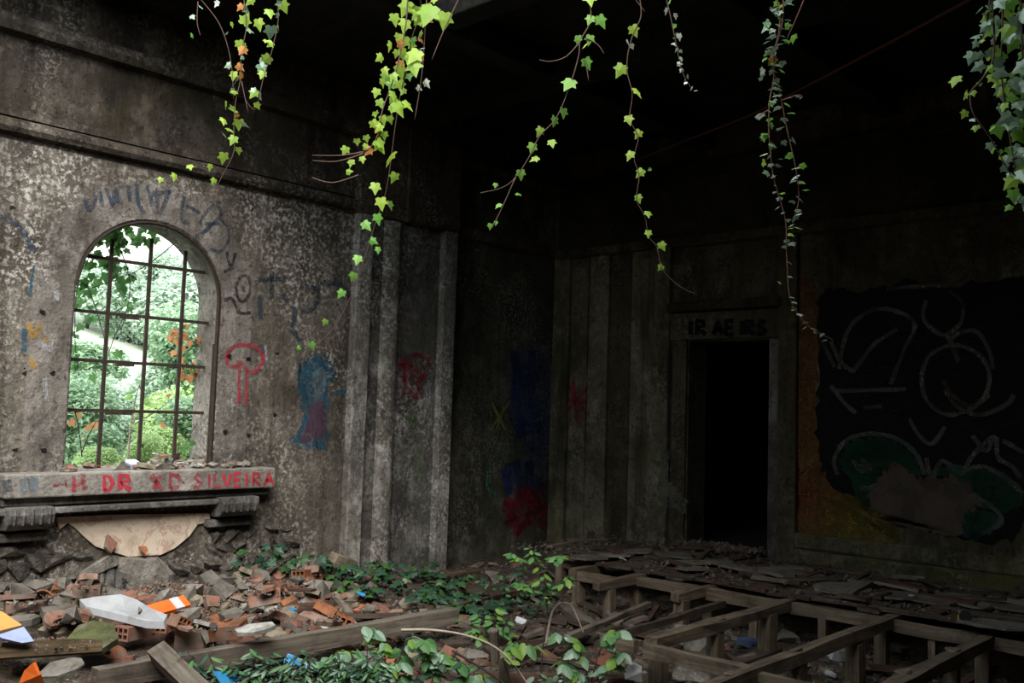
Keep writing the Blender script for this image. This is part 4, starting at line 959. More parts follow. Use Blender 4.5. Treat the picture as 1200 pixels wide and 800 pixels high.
# crushed rubble nobody could count
def gravel(name, n, area, seed, mat, smin, smax, label, zf=gz):
    r = random.Random(seed); mb = MB()
    for _ in range(n):
        x, y = area(r)
        if x < XL + .03 or y > YB - .05: continue
        if (V((x, y)) - SLABC).length < .3: continue
        z = max(HM.get((int(x / CELL), int(y / CELL)), -9) - .03, zf(x, y)) if zf is gz else zf(x, y)
        s = r.uniform(smin, smax) * r.uniform(.5, 1)
        b = len(mb.v); R = Matrix.Rotation(r.uniform(0, 6.28), 3, V((r.gauss(0, 1), r.gauss(0, 1), r.gauss(0, 1) + .01)).normalized())
        for p in ((1, 0, .1), (-.6, .9, -.1), (-.5, -.8, .1), (.1, .1, .7), (.0, -.1, -.6)):
            mb.v.append(V((x, y, z + s * .3)) + R @ (V(p) * s * r.uniform(.7, 1.2)))
        for f in ((0, 1, 3), (1, 2, 3), (2, 0, 3), (1, 0, 4), (2, 1, 4), (0, 2, 4)): mb.f.append(tuple(b + i for i in f))
    o = mb.build(name, mat); tag(o, label, 'rubble', None, 'stuff'); return o
gravel('crushed_rubble', 9000, lambda r: (XL + .12 + abs(r.gauss(0, 1.15)), r.uniform(2.6, 6.2)), 91, M['gravel'], .008, .032, 'crushed brick and mortar crumbs covering the heap')
gravel('crushed_debris', 5200, lambda r: (r.uniform(-6.8, -1.4), r.uniform(3.2, 8.6)), 92, M['gravel_dark'], .012, .045, 'dusty crumbs of debris below the floor frame')
gravel('boarding_crumbs', 1500, lambda r: (r.uniform(-7.6, -1.0), r.uniform(8.2, YB - .22)), 93, M['gravel_dark'], .01, .04, 'dusty crumbs and splinters on the back boarding', lambda x, y: .045)
gravel('corner_crumbs', 1500, lambda r: (r.uniform(XL + .2, -6.4), r.uniform(5.6, YB - .2)), 94, M['gravel_dark'], .012, .04, 'dusty crumbs at the foot of the pilaster')
gravel('doorway_crumbs', 900, lambda r: (r.uniform(DX0, DX1), r.uniform(YB - .3, YB - .06) ), 95, M['gravel_dark'], .015, .06, 'mound of crumbs in the doorway', lambda x, y: .04 + .06 * random.random())

# ================================================================== PLANTS
def leaf_mesh(kind, mat):
    key = kind + '_' + mat
    if key in bpy.data.meshes: return bpy.data.meshes[key]
    if kind == 'ivy':
        out = [(.0, .0), (.17, -.10), (.40, -.02), (.34, .18), (.52, .42), (.27, .48), (.0, 1.0)]
        fold = .22
    elif kind == 'oval':
        out = [(.0, .0), (.15, .05), (.20, .14), (.28, .22), (.27, .34), (.31, .42), (.26, .54), (.25, .64), (.17, .74), (.13, .84), (.0, 1.0)]
        fold = .25
    else:                          # narrow
        out = [(.0, .0), (.09, .12), (.14, .35), (.12, .65), (.05, .88), (.0, 1.0)]
        fold = .2
    v = []; f = []
    def zz(x, y): return -fold * abs(x) - .18 * y * y
    mid = [(0, y) for y in (.0, .35, .7, 1.0)]
    for sgn in (1, -1):
        pts = [(sgn * x, y) for x, y in out]
        b = len(v); v += [(x, y, zz(x, y)) for x, y in pts]
        m = len(v); v.append((0, .38, zz(0, .38)))
        for i in range(len(pts) - 1):
            f.append((m, b + i, b + i + 1) if sgn > 0 else (m, b + i + 1, b + i))
    me = bpy.data.meshes.new(key); me.from_pydata(v, [], f); me.update(); me.materials.append(M[mat])
    return me
def add_leaf(parent, kind, mat, p, tip, nrm, size):
    ey = V(tip).normalized(); ez = V(nrm); ez = ez - ey * ez.dot(ey)
    if ez.length < .05: ez = ey.orthogonal()
    ez.normalize(); ex = ey.cross(ez)
    o = bpy.data.objects.new('leaf', leaf_mesh(kind, mat)); COL.objects.link(o); o.parent = parent
    R = Matrix((ex, ey, ez)).transposed().to_4x4()
    o.matrix_local = Matrix.Translation(V(p) - parent.location) @ R @ Matrix.Scale(size, 4)
    return o
def rv(r, s=1): return V((r.gauss(0, 1), r.gauss(0, 1), r.gauss(0, 1))) * s
def strand(pts2, z0, z1=None, extend=True):
    z1 = z0 if z1 is None else z1
    P2 = curve(pts2, 4); n = len(P2)
    P = [dep(p[0], p[1], z0 + (z1 - z0) * i / max(1, n - 1)) for i, p in enumerate(P2)]
    if extend:
        t = P[0]; P = [V((t.x + .04 * math.sin(k), t.y + .03 * math.cos(k * 1.7), t.z + (ZC - .012 - t.z) * k / 5)) for k in range(5, 0, -1)] + P
    return P
def vine(label, strands, leaves=(), auto=(), seed=0, stem='stem', r0=.006, group=None, name='ivy_vine', extend=True):
    """strands: (pixel polyline, depth, depth_end, hangs_from_rim); leaves: (px, py, size px, material, face); auto: (strand, n, spread px, sizes, materials, face)"""
    r = random.Random(seed)
    S = [strand(s[0], s[1], s[2] if len(s) > 2 else None, s[3] if len(s) > 3 else extend) for s in strands]
    root = empty(name, S[0][0], label, 'ivy', group)
    for s in S: MB().tube(s, r0, r0 * .5, 5).build('stem', M[stem], root, smooth=True)
    def one(p, d, px, mat, face, kind='ivy'):
        tocam = (CAM - p).normalized()
        if face == 'cam': n = tocam + V((0, 0, .45)) + rv(r, .3); tip = V((0, 0, -1)) + rv(r, .5)
        elif face == 'up': n = V((0, 0, 1)) + tocam * .12 + rv(r, .25); tip = rv(r, 1.0); tip.z = -.35
        else: n = tocam * .5 + V((0, 0, .6)) + rv(r, .5); tip = V((0, 0, -.7)) + rv(r, .6)
        add_leaf(root, kind, mat, p, tip, n, px * d / FPX)
    for (px, py, sz, mat, face) in leaves:
        d = strands[0][1]; p = dep(px, py - sz * .5, d)
        one(p, d, sz, mat, face)
    for (k, n, spread, sizes, mats, face, t0, t1) in auto:
        P = S[k]; ext = 5 if (strands[k][3] if len(strands[k]) > 3 else extend) else 0
        P = P[ext:]
        for i in range(n):
            t = (t0 + (t1 - t0) * (i + r.random()) / n) * (len(P) - 1); a = int(t); b = min(a + 1, len(P) - 1)
            p = P[a].lerp(P[b], t - a); d = (p - CAM).dot(_F)
            p = p + (_R * r.gauss(0, .5) + _U * r.gauss(0, .3) + _F * r.gauss(0, .4)) * (spread * d / FPX)
            one(p, d, r.uniform(*sizes), r.choice(mats), face)
    return root
LIME, GRN, GREY, WHT, BRN = 'ivy_lime', 'ivy_green', 'ivy_grey', 'ivy_white', 'ivy_brown'
vine('yellow-green ivy curtain of three strands hanging before the arched window', [
        ([(286, 0), (289, 30), (283, 62), (282, 92), (276, 120), (274, 150), (274, 178), (262, 203), (240, 245), (222, 285)], 7.0),
        ([(236, 0), (256, 26), (267, 55), (272, 84), (274, 118)], 7.0), ([(325, 0), (326, 24), (318, 62), (308, 94), (300, 128), (288, 118)], 6.9), ([(283, 95), (291, 133)], 7.0, 7.0, False), ([(232, 2), (231, 26), (235, 42)], 7.0, 7.0, False)],
     [(296, 4, 12, LIME, 'cam'), (302, 30, 15, LIME, 'cam'), (285, 36, 16, LIME, 'mix'), (280, 54, 13, LIME, 'cam'), (287, 62, 13, BRN, 'cam'), (315, 18, 14, LIME, 'cam'), (330, 10, 16, LIME, 'cam'), (318, 40, 18, GREY, 'cam'), (304, 82, 14, GREY, 'mix'), (286, 12, 12, GREY, 'up'),
      (316, 74, 15, LIME, 'cam'), (274, 90, 12, LIME, 'cam'), (300, 112, 13, LIME, 'mix'), (264, 124, 11, LIME, 'cam'), (276, 136, 14, LIME, 'mix'), (280, 148, 15, LIME, 'cam'), (267, 156, 12, LIME, 'up'), (275, 166, 13, LIME, 'cam'), (279, 178, 10, LIME, 'cam'), (263, 187, 15, LIME, 'cam'), (247, 197, 9, LIME, 'cam'),
      (222, 198, 10, LIME, 'mix'), (205, 209, 11, LIME, 'mix'), (189, 212, 8, LIME, 'cam'), (252, 214, 9, LIME, 'cam'), (220, 2, 9, GREY, 'mix'), (224, 22, 8, GREY, 'mix'), (226, 45, 8, GRN, 'cam'), (238, 14, 8, GREY, 'mix'), (256, 6, 9, WHT, 'mix'), (266, 42, 9, GREY, 'mix'), (270, 80, 10, GREY, 'mix')],
     [(0, 16, 12, (7, 12), (LIME, LIME, BRN, GREY), 'mix', 0, .6), (2, 12, 9, (7, 12), (LIME, LIME, GREY), 'mix', 0, .8)], 1, r0=.004)
vine('thick lime-green ivy curtain hanging before the pilaster', [
        ([(493, 0), (492, 18), (482, 48), (478, 78), (470, 108), (463, 150), (458, 190), (452, 226), (440, 262), (428, 300), (412, 345), (388, 388), (348, 420)], 6.3, 7.4), ([(478, 0), (474, 40), (462, 90), (448, 130), (440, 165), (420, 182), (400, 188)], 6.3), ([(500, 0), (498, 40), (494, 90), (486, 140)], 6.4),
        ([(425, 178), (400, 182), (366, 182)], 6.3, 6.3, False), ([(425, 180), (395, 189), (366, 188)], 6.3, 6.3, False), ([(420, 205), (390, 214), (366, 208)], 6.3, 6.3, False), ([(537, 0), (520, 36), (506, 70)], 6.3)],
     [(462, 24, 15, LIME, 'cam'), (478, 12, 20, LIME, 'cam'), (492, 24, 24, LIME, 'cam'), (505, 22, 30, LIME, 'cam'), (522, 26, 22, LIME, 'cam'), (476, 32, 17, LIME, 'cam'), (474, 52, 18, LIME, 'cam'), (458, 56, 13, LIME, 'cam'), (448, 72, 13, LIME, 'cam'), (490, 70, 22, LIME, 'cam'), (484, 82, 22, LIME, 'cam'), (468, 86, 18, LIME, 'cam'),
      (470, 78, 12, BRN, 'cam'), (447, 98, 12, LIME, 'cam'), (442, 110, 12, LIME, 'cam'), (460, 114, 14, LIME, 'cam'), (464, 130, 20, LIME, 'cam'), (474, 126, 16, LIME, 'cam'), (440, 136, 10, LIME, 'cam'), (448, 142, 12, LIME, 'cam'), (436, 148, 13, LIME, 'cam'), (450, 160, 11, LIME, 'cam'), (418, 168, 10, LIME, 'cam'), (406, 178, 12, LIME, 'cam'), (429, 164, 10, LIME, 'cam'),
      (442, 174, 19, LIME, 'cam'), (460, 190, 22, LIME, 'cam'), (464, 210, 14, LIME, 'cam'), (412, 192, 10, LIME, 'cam'), (424, 188, 9, LIME, 'cam'), (406, 206, 9, LIME, 'cam'), (440, 222, 15, LIME, 'cam'), (446, 240, 16, LIME, 'cam'), (456, 242, 12, GRN, 'cam'), (442, 258, 14, GRN, 'cam'), (426, 267, 14, GRN, 'cam'), (434, 286, 11, GRN, 'cam'), (443, 294, 9, GRN, 'cam'), (420, 306, 13, GRN, 'cam'), (415, 326, 12, GRN, 'cam'), (402, 346, 12, GRN, 'cam'), (382, 379, 9, GRN, 'cam'), (364, 406, 10, GRN, 'cam'), (348, 410, 7, GRN, 'cam')],
     [(0, 22, 16, (8, 15), (LIME, LIME, GRN), 'cam', 0, .4), (1, 14, 10, (8, 13), (LIME, LIME, BRN), 'cam', 0, .8), (2, 8, 9, (8, 13), (LIME, BRN, WHT), 'mix', 0, .8)], 2, r0=.0055)
vine('green ivy strand with spaced leaves curving toward the corner', [
        ([(691, 0), (692, 25), (680, 48), (678, 66), (668, 100), (652, 138), (632, 160), (620, 184), (604, 208), (588, 220), (563, 226)], 5.35), ([(682, 46), (664, 66), (645, 72), (632, 70)], 5.35, 5.35, False), ([(686, 44), (700, 52), (708, 63)], 5.35, 5.35, False), ([(604, 208), (590, 240), (576, 268)], 5.35, 5.35, False), ([(686, 70), (690, 95)], 5.35, 5.35, False)],
     [(690, 2, 18, LIME, 'cam'), (702, 27, 17, GRN, 'cam'), (693, 25, 13, GRN, 'cam'), (677, 48, 12, GRN, 'cam'), (692, 48, 13, GRN, 'cam'), (686, 60, 16, LIME, 'cam'), (686, 76, 15, GRN, 'cam'), (670, 103, 20, GRN, 'cam'), (660, 134, 14, GRN, 'cam'), (650, 144, 14, GRN, 'cam'), (634, 156, 13, LIME, 'cam'), (646, 170, 12, LIME, 'cam'), (625, 175, 14, GRN, 'cam'), (630, 190, 12, LIME, 'cam'), (610, 206, 13, GRN, 'cam'), (608, 233, 9, GRN, 'cam'), (581, 218, 7, GRN, 'cam'), (586, 243, 9, GRN, 'cam'), (575, 266, 8, GRN, 'cam'), (581, 262, 6, GRN, 'cam')], (), 3, r0=.004)
vine('slender ivy strand with paired lime leaves hanging before the back wall', [
        ([(750, 0), (751, 20), (742, 40), (736, 62), (735, 85), (741, 110), (738, 140), (748, 160), (743, 185), (749, 206), (746, 234), (756, 254), (760, 276), (770, 290), (776, 315), (796, 335), (817, 345)], 5.05), ([(745, 0), (756, 14)], 5.05)],
     [(741, 38, 15, LIME, 'cam'), (730, 85, 18, LIME, 'cam'), (744, 111, 15, LIME, 'mix'), (736, 142, 13, LIME, 'cam'), (750, 159, 12, LIME, 'cam'), (740, 184, 13, LIME, 'cam'), (753, 205, 13, LIME, 'cam'), (747, 234, 11, LIME, 'cam'), (759, 253, 11, LIME, 'cam'), (760, 275, 10, LIME, 'cam'), (774, 290, 12, LIME, 'cam'), (776, 316, 10, LIME, 'cam'), (735, 50, 7, WHT, 'mix'), (739, 56, 8, WHT, 'mix'), (763, 200, 5, GRN, 'mix')], (), 4, r0=.003)
vine('short thin ivy tendril with tiny pale leaves below the ceiling', [([(781, 0), (785, 16), (790, 40), (793, 55), (797, 75), (803, 92), (812, 106)], 4.9)],
     [(785, 4, 9, GRN, 'mix'), (782, 14, 9, WHT, 'mix'), (791, 20, 8, WHT, 'mix'), (791, 32, 7, GRN, 'mix'), (796, 44, 9, WHT, 'mix'), (790, 56, 8, WHT, 'mix')], [(0, 14, 5, (4, 7), (WHT, GREY), 'mix', .3, 1)], 5, r0=.003)
vine('long twin ivy strands hanging in front of the doorway', [
        ([(911, 0), (914, 20), (912, 42), (906, 66), (907, 90), (902, 118), (901, 150), (903, 180), (906, 205), (914, 234), (921, 262), (922, 300), (925, 345), (934, 366), (950, 384), (976, 398)], 4.3), ([(918, 0), (916, 30), (908, 60), (906, 76), (914, 110), (921, 145), (928, 176), (934, 206), (936, 235), (930, 258), (929, 284)], 4.3), ([(942, 0), (932, 24), (922, 46)], 4.3), ([(916, 118), (932, 112), (940, 112)], 4.3, 4.3, False), ([(902, 128), (892, 134), (889, 138)], 4.3, 4.3, False)],
     [(905, 74, 13, BRN, 'cam'), (920, 36, 10, GRN, 'cam'), (930, 47, 12, GRN, 'up'), (926, 6, 15, GREY, 'up'), (902, 34, 16, GREY, 'mix'), (899, 55, 13, GREY, 'mix'), (894, 86, 11, WHT, 'mix'), (896, 162, 11, GRN, 'cam'), (904, 174, 11, GRN, 'cam'), (894, 195, 11, LIME, 'cam'), (901, 208, 11, GREY, 'cam'), (914, 232, 10, LIME, 'mix')],
     [(0, 44, 11, (7, 12), (GREY, GREY, GRN, WHT), 'up', 0, .5), (0, 26, 7, (5, 9), (GREY, LIME, WHT), 'up', .5, 1), (1, 44, 12, (8, 12), (GREY, GREY, GRN, WHT), 'up', 0, 1), (3, 4, 3, (4, 7), (WHT, GREY), 'up', .3, 1), (4, 3, 3, (5, 8), (WHT, GREY), 'up', .3, 1)], 6, 'stem_red', r0=.0035)
vine('dense dark ivy curtain at the edge of the fallen ceiling', [
        ([(1176, 0), (1174, 40), (1174, 90), (1180, 140), (1190, 200)], 3.8), ([(1196, 0), (1198, 60), (1202, 120), (1206, 190), (1204, 240)], 3.8), ([(1162, 0), (1165, 40), (1163, 72), (1150, 94), (1138, 108), (1140, 132), (1158, 158), (1174, 186), (1186, 208)], 3.75), ([(1160, 0), (1156, 26), (1150, 50)], 3.75), ([(1220, 0), (1222, 90), (1224, 180)], 3.8)],
     [(1121, 98, 17, LIME, 'mix'), (1191, 30, 22, GREY, 'cam'), (1196, 22, 20, GREY, 'cam'), (1164, 40, 16, GREY, 'mix'), (1166, 92, 18, GREY, 'cam'), (1176, 112, 24, GREY, 'cam'), (1188, 106, 22, GREY, 'cam'), (1192, 128, 18, GREY, 'cam'), (1186, 152, 20, GREY, 'cam'), (1196, 196, 18, GREY, 'cam'), (1190, 218, 20, LIME, 'mix'), (1160, 66, 15, GREY, 'cam'), (1152, 48, 16, GREY, 'mix')],
     [(0, 42, 22, (10, 20), (GREY, GREY, LIME, GRN), 'cam', 0, 1), (1, 46, 22, (10, 22), (GREY, GREY, GRN, GRN), 'cam', 0, 1), (2, 18, 8, (6, 12), (LIME, GREY, GRN), 'mix', 0, 1), (3, 10, 8, (9, 14), (LIME, GREY), 'mix', 0, 1), (4, 30, 22, (10, 20), (GREY, GRN), 'cam', 0, 1)], 7, r0=.005)

# ivy and dry leaves in the window opening
def wall_vine(label, strands, leaves, auto, X, seed, stem='stem_dark', name='ivy_vine', kind='ivy', r0=.006):
    r = random.Random(seed)
    S = [[on(p[0], p[1], 0, X) for p in curve(s, 4)] for s in strands]
    root = empty(name, S[0][0], label, 'ivy')
    for s in S: MB().tube(s, r0, r0 * .5, 5).build('stem', M[stem], root)
    def one(p, px, mat):
        d = (p - CAM).dot(_F)
        add_leaf(root, kind, mat, p, V((0, 0, -1)) + rv(r, .5), V((1, -.4, .4)) + rv(r, .45), px * d / FPX)
    for px, py, sz, mat in leaves: one(on(px, py - sz * .5, 0, X), sz, mat)
    for k, n, spread, sizes, mats in auto:
        for i in range(n):
            q = r.choice(S[k]); d = (q - CAM).dot(_F); s = spread * d / FPX
            one(q + V((r.gauss(0, .4) * s, r.gauss(0, .6) * s, r.gauss(0, .6) * s)), r.uniform(*sizes), r.choice(mats))
    return root
DK = 'ivy_dark'
wall_vine('dark ivy hanging from the crown of the arched window', [[(170, 258), (150, 266), (140, 280), (138, 300), (132, 318)], [(150, 264), (128, 272), (112, 284), (98, 318)], [(140, 290), (150, 318), (152, 345), (146, 372), (140, 395)], [(120, 262), (105, 290), (90, 340), (88, 400), (92, 440)], [(100, 330), (112, 360), (126, 410)], [(210, 280), (180, 305), (150, 322), (100, 340)], [(143, 375), (132, 400), (124, 425)]],
          [(170, 262, 18, DK), (166, 284, 15, DK), (152, 272, 13, DK), (164, 290, 13, DK), (138, 278, 15, DK), (128, 300, 17, DK), (140, 300, 15, DK), (122, 312, 20, DK), (132, 310, 16, DK), (140, 318, 12, DK), (152, 325, 14, DK), (138, 338, 16, DK), (152, 332, 9, DK), (164, 334, 14, DK), (133, 280, 12, DK), (142, 268, 13, DK), (95, 344, 12, 'weed'), (108, 340, 9, 'weed'), (108, 352, 11, 'weed'), (96, 310, 11, DK), (152, 360, 10, 'weed'), (136, 354, 8, DK), (106, 378, 14, DK), (96, 386, 12, 'weed'), (135, 418, 13, 'weed'), (140, 366, 8, DK)],
          [(0, 30, 20, (9, 16), (DK,)), (1, 22, 14, (9, 15), (DK,)), (3, 40, 12, (7, 12), (DK, 'weed')), (2, 14, 10, (7, 11), (DK,)), (4, 10, 9, (7, 11), (DK, 'weed'))], XL - .5, 41)
wall_vine('dry orange-leaved ivy clinging to the window jamb behind the bars', [[(252, 395), (238, 400), (222, 395), (206, 390)], [(250, 420), (230, 425), (212, 432)], [(248, 460), (228, 500), (215, 525)], [(244, 400), (240, 440), (246, 470)]],
          [(205, 392, 11, 'orange_leaf'), (216, 396, 12, 'orange_leaf'), (208, 402, 12, 'orange_leaf'), (222, 404, 10, 'orange_leaf'), (214, 410, 11, 'orange_leaf'), (232, 400, 9, 'orange_leaf'), (205, 416, 10, 'orange_leaf'), (212, 424, 10, 'orange_leaf'), (228, 436, 12, 'orange_leaf'), (234, 444, 13, 'orange_leaf'), (222, 446, 11, 'orange_leaf'), (236, 432, 10, 'orange_leaf'), (200, 398, 9, 'orange_leaf'), (212, 434, 9, 'orange_leaf'), (198, 466, 8, 'orange_leaf'), (190, 500, 9, 'orange_leaf'), (186, 512, 7, 'orange_leaf')],
          [(0, 22, 12, (5, 9), ('orange_leaf', 'orange_leaf', DK)), (3, 60, 14, (7, 12), (DK, DK, 'ivy_deep')), (1, 18, 12, (5, 9), (DK, 'orange_leaf')), (2, 12, 9, (6, 9), (DK, 'weed'))], XL - .36, 42)
wall_vine('withered brown-leaved stem low in the window opening', [[(96, 535), (92, 500), (84, 470)], [(96, 530), (104, 510), (112, 495)]],
          [(82, 498, 11, 'orange_leaf'), (86, 486, 9, 'orange_leaf'), (106, 504, 11, 'orange_leaf'), (112, 500, 10, 'orange_leaf'), (98, 514, 8, 'orange_leaf'), (94, 488, 7, 'orange_leaf')], [], XL - .5, 43)

# ground plants
def weed(label, strands, leaves_per, kind, mats, sizes, seed, stem='stem_dark', r0=.006, name='weed_plant', cat='plant', t0=.25, spread=.05, up=.8, group=None, tipdown=.25, tri=False):
    """strands: lists of 3D points; leaves along each"""
    r = random.Random(seed); root = empty(name, strands[0][0], label, cat, group)
    for s in strands:
        k = len(s); P = []
        for i in range(k - 1):
            p0, p1, p2, p3 = s[max(0, i - 1)], s[i], s[i + 1], s[min(k - 1, i + 2)]
            for q in range(5):
                t = q / 5; P.append(.5 * ((2 * p1) + (p2 - p0) * t + (2 * p0 - 5 * p1 + 4 * p2 - p3) * t * t + (3 * p1 - p0 - 3 * p2 + p3) * t ** 3))
        P.append(s[-1]); MB().tube(P, r0, r0 * .4, 5).build('stem', M[stem], root, smooth=True)
        for i in range(leaves_per):
            t = (t0 + (1 - t0) * (i + r.random()) / leaves_per) * (len(P) - 1); a = int(t); b = min(a + 1, len(P) - 1)
            p = P[a].lerp(P[b], t - a); out = rv(r); out.z = 0; out = out.normalized() if out.length > .01 else V((1, 0, 0))
            add_leaf(root, kind, r.choice(mats), p + out * r.uniform(0, spread), out + V((0, 0, -tipdown + r.gauss(0, .2))), V((0, 0, up)) + (CAM - p).normalized() * .45 + rv(r, .2), r.uniform(*sizes))
            if tri:
                for sg in (-1, 1):
                    o2 = Matrix.Rotation(sg * 1.15, 3, 'Z') @ out
                    add_leaf(root, kind, r.choice(mats), p + out * r.uniform(0, spread), o2 + V((0, 0, -tipdown + r.gauss(0, .2))), V((0, 0, up)) + (CAM - p).normalized() * .4 + rv(r, .25), r.uniform(*sizes) * .82)
    return root
def rise(px, py, zg, h, lean=(0, 0), n=3):
    b = gpt(px, py, zg); b.z = min(zg, gz(b.x, b.y)) - .02
    return [b + V((lean[0] * t * t, lean[1] * t * t, h * t)) for t in [i / n for i in range(n + 1)]]
def P3(*q): return [dep(*a) for a in q]
# sapling with tiers of leaves
b = rise(634, 798, -.4, .1)[0]
D = (b - CAM).dot(_F)
weed('slim green sapling with bright leaf tiers before the floor frame', [P3((634, 800, D), (636, 760, D), (641, 715, D), (638, 680, D), (628, 655, D), (620, 642, D)), P3((640, 705, D), (655, 690, D), (665, 675, D)), P3((641, 700, D), (622, 690, D), (605, 682, D)), P3((634, 665, D), (650, 655, D), (658, 650, D)), P3((632, 662, D), (612, 655, D), (600, 648, D))], 20, 'oval', ('weed', 'weed_lime', 'weed'), (.045, .085), 51, name='sapling', t0=.45, spread=.04)
weed('dark bushy seedling behind the bright sapling', [rise(600 + dx, 712, -.3, .38 + .05 * (i % 3), (.1 * (i - 2), .05 * i)) for i, dx in enumerate((-20, -8, 4, 16, 28))], 22, 'oval', ('ivy_deep', 'ivy_deep', 'weed'), (.05, .09), 52, t0=.2, spread=.09)
weed('bright green bushy weed beside the arching cane', [rise(574 + dx, 752, -.36, .24 + .05 * (i % 3), (.08 * (i - 2), .0)) for i, dx in enumerate((-12, -4, 4, 12))], 15, 'oval', ('weed', 'weed_lime', 'weed'), (.05, .10), 53, t0=.3, spread=.06)
weed('low green nettle tuft at the foot of the pilaster', [rise(528 + dx, 684, -.3, .16 + .04 * (i % 2), (.06 * (i - 1.5), 0)) for i, dx in enumerate((-12, -4, 6, 12))], 14, 'oval', ('weed', 'ivy_deep'), (.05, .085), 54, t0=.3, spread=.06)
# broad-leaved weed by the white stone
d0 = (gpt(690, 800, -.36) - CAM).dot(_F) - .2
weed('pale broad-leaved weed beside the white stone', [P3((690, 812, d0), (686, 780, d0), (672, 752, d0), (655, 742, d0)), P3((690, 812, d0), (700, 770, d0), (712, 745, d0), (726, 738, d0)), P3((690, 812, d0), (708, 784, d0), (730, 764, d0)), P3((690, 812, d0), (676, 790, d0), (656, 776, d0))], 7, 'oval', ('weed_pale', 'weed_pale', 'weed', 'weed_lime'), (.08, .135), 55, tri=True, t0=.45, spread=.03, up=.55, tipdown=.5)
weed('low pale-leaved weed creeping below the broad-leaved one', [rise(690 + dx, 806, -.4, .12, (.1 * (i - 2), -.05)) for i, dx in enumerate((-40, -20, 0, 20, 36))], 9, 'oval', ('weed_pale', 'weed'), (.06, .10), 56, t0=.2, spread=.08)
# brambles in the foreground
d1 = (gpt(470, 800, -.36) - CAM).dot(_F) - .4
weed('leafy bramble arching over the end of the long beam', [P3((440, 830, d1), (452, 780, d1), (440, 745, d1), (420, 733, d1)), P3((440, 830, d1), (465, 780, d1), (478, 748, d1), (500, 752, d1)), P3((440, 830, d1), (440, 790, d1), (415, 765, d1), (396, 764, d1)), P3((470, 830, d1), (490, 790, d1), (500, 765, d1), (525, 770, d1)), P3((470, 830, d1), (450, 800, d1), (470, 770, d1))], 9, 'oval', ('weed_pale', 'weed', 'weed_pale', 'weed_lime'), (.08, .135), 57, tri=True, t0=.4, spread=.05, up=.6, tipdown=.5, name='bramble')
weed('long arching bare cane over the weeds', [P3((470, 738, d1 + .2), (505, 738, d1 + .2), (545, 744, d1 + .2), (580, 758, d1 + .2), (605, 782, d1 + .2), (626, 815, d1 + .2))], 2, 'oval', ('weed_lime',), (.08, .12), 58, 'cane', .012, name='bare_cane')
weed('second thin cane with hanging lime leaves', [P3((604, 815, d1 + .3), (592, 780, d1 + .3), (590, 760, d1 + .3), (606, 752, d1 + .3), (622, 756, d1 + .3))], 9, 'oval', ('weed_lime', 'weed'), (.09, .14), 59, t0=.5, tipdown=.8)
weed('pale bent cane curving beside the sapling', [P3((640, 755, D + .1), (643, 735, D + .1), (648, 716, D + .1), (657, 707, D + .1), (668, 708, D + .1), (676, 722, D + .1), (684, 742, D + .1))], 1, 'oval', ('weed',), (.05, .06), 60, 'cane', .013, name='bare_cane')
weed('thin dark cane leaning over the broken planks', [P3((530, 762, d1), (560, 780, d1), (590, 800, d1), (600, 815, d1))], 3, 'oval', ('weed',), (.1, .14), 61, 'stem_dark', .01, name='bare_cane')
weed('dark-leaved bramble rooted below the orange tile rubble', [P3((500, 830, d1), (508, 792, d1), (522, 772, d1), (540, 776, d1)), P3((500, 830, d1), (488, 800, d1), (470, 790, d1)), P3((500, 830, d1), (530, 800, d1), (552, 790, d1))], 10, 'oval', ('weed', 'ivy_deep', 'weed_pale'), (.08, .135), 62, tri=True, t0=.3, spread=.06, tipdown=.5, name='bramble')
weed('grey-green bramble sprawling over the foot of the beam', [P3((385, 830, d1), (392, 800, d1), (380, 778, d1), (362, 772, d1)), P3((385, 830, d1), (402, 795, d1), (424, 780, d1)), P3((385, 830, d1), (372, 806, d1), (345, 796, d1)), P3((400, 830, d1), (430, 806, d1), (456, 800, d1))], 13, 'oval', ('weed_pale', 'weed', 'ivy_deep', 'weed_pale'), (.08, .135), 63, tri=True, t0=.25, spread=.07, tipdown=.4, name='bramble')
weed('low leafy weed between the arching canes', [P3((560, 830, d1), (556, 806, d1), (545, 798, d1)), P3((560, 830, d1), (575, 808, d1), (588, 800, d1)), P3((560, 830, d1), (566, 800, d1), (566, 790, d1))], 9, 'oval', ('weed', 'weed_lime', 'ivy_deep'), (.06, .11), 64, t0=.2, spread=.06)
weed('leafy weed at the foot of the sapling stem', [P3((640, 830, D), (630, 806, D), (612, 796, D)), P3((640, 830, D), (652, 800, D), (668, 790, D)), P3((640, 830, D), (640, 806, D), (645, 794, D))], 9, 'oval', ('weed_pale', 'weed', 'ivy_deep'), (.07, .12), 65, t0=.2, spread=.06)
# ferny mass before the beam
d2 = (gpt(340, 800, -.25) - CAM).dot(_F) - .25
r = random.Random(77)
for i, (px, py, w) in enumerate(((290, 812, 0), (330, 812, 1), (365, 808, 2), (400, 812, 3), (262, 812, 4), (430, 806, 5))):
    st = []
    for k in range(6):
        a = r.uniform(-1, 1); st.append(P3((px, py, d2), (px + a * 18, py - 18 - r.uniform(0, 10), d2), (px + a * 46, py - 30 - r.uniform(-8, 24), d2)))
    weed(('feathery green fern clump beside the flattened blue plastic sheet','feathery green fern clump hiding the torn blue bag piece','feathery fern clump at the middle of the long beam','feathery fern clump among the grey-green bramble','small feathery fern beside the timber stub','feathery fern clump under the leafy bramble')[i], st, 16, 'narrow', ('weed', 'ivy_deep', 'ivy_deep', 'weed_pale'), (.05, .10), 100 + i, name='fern', t0=.15, spread=.02, group='feathery fern clumps before the long beam')
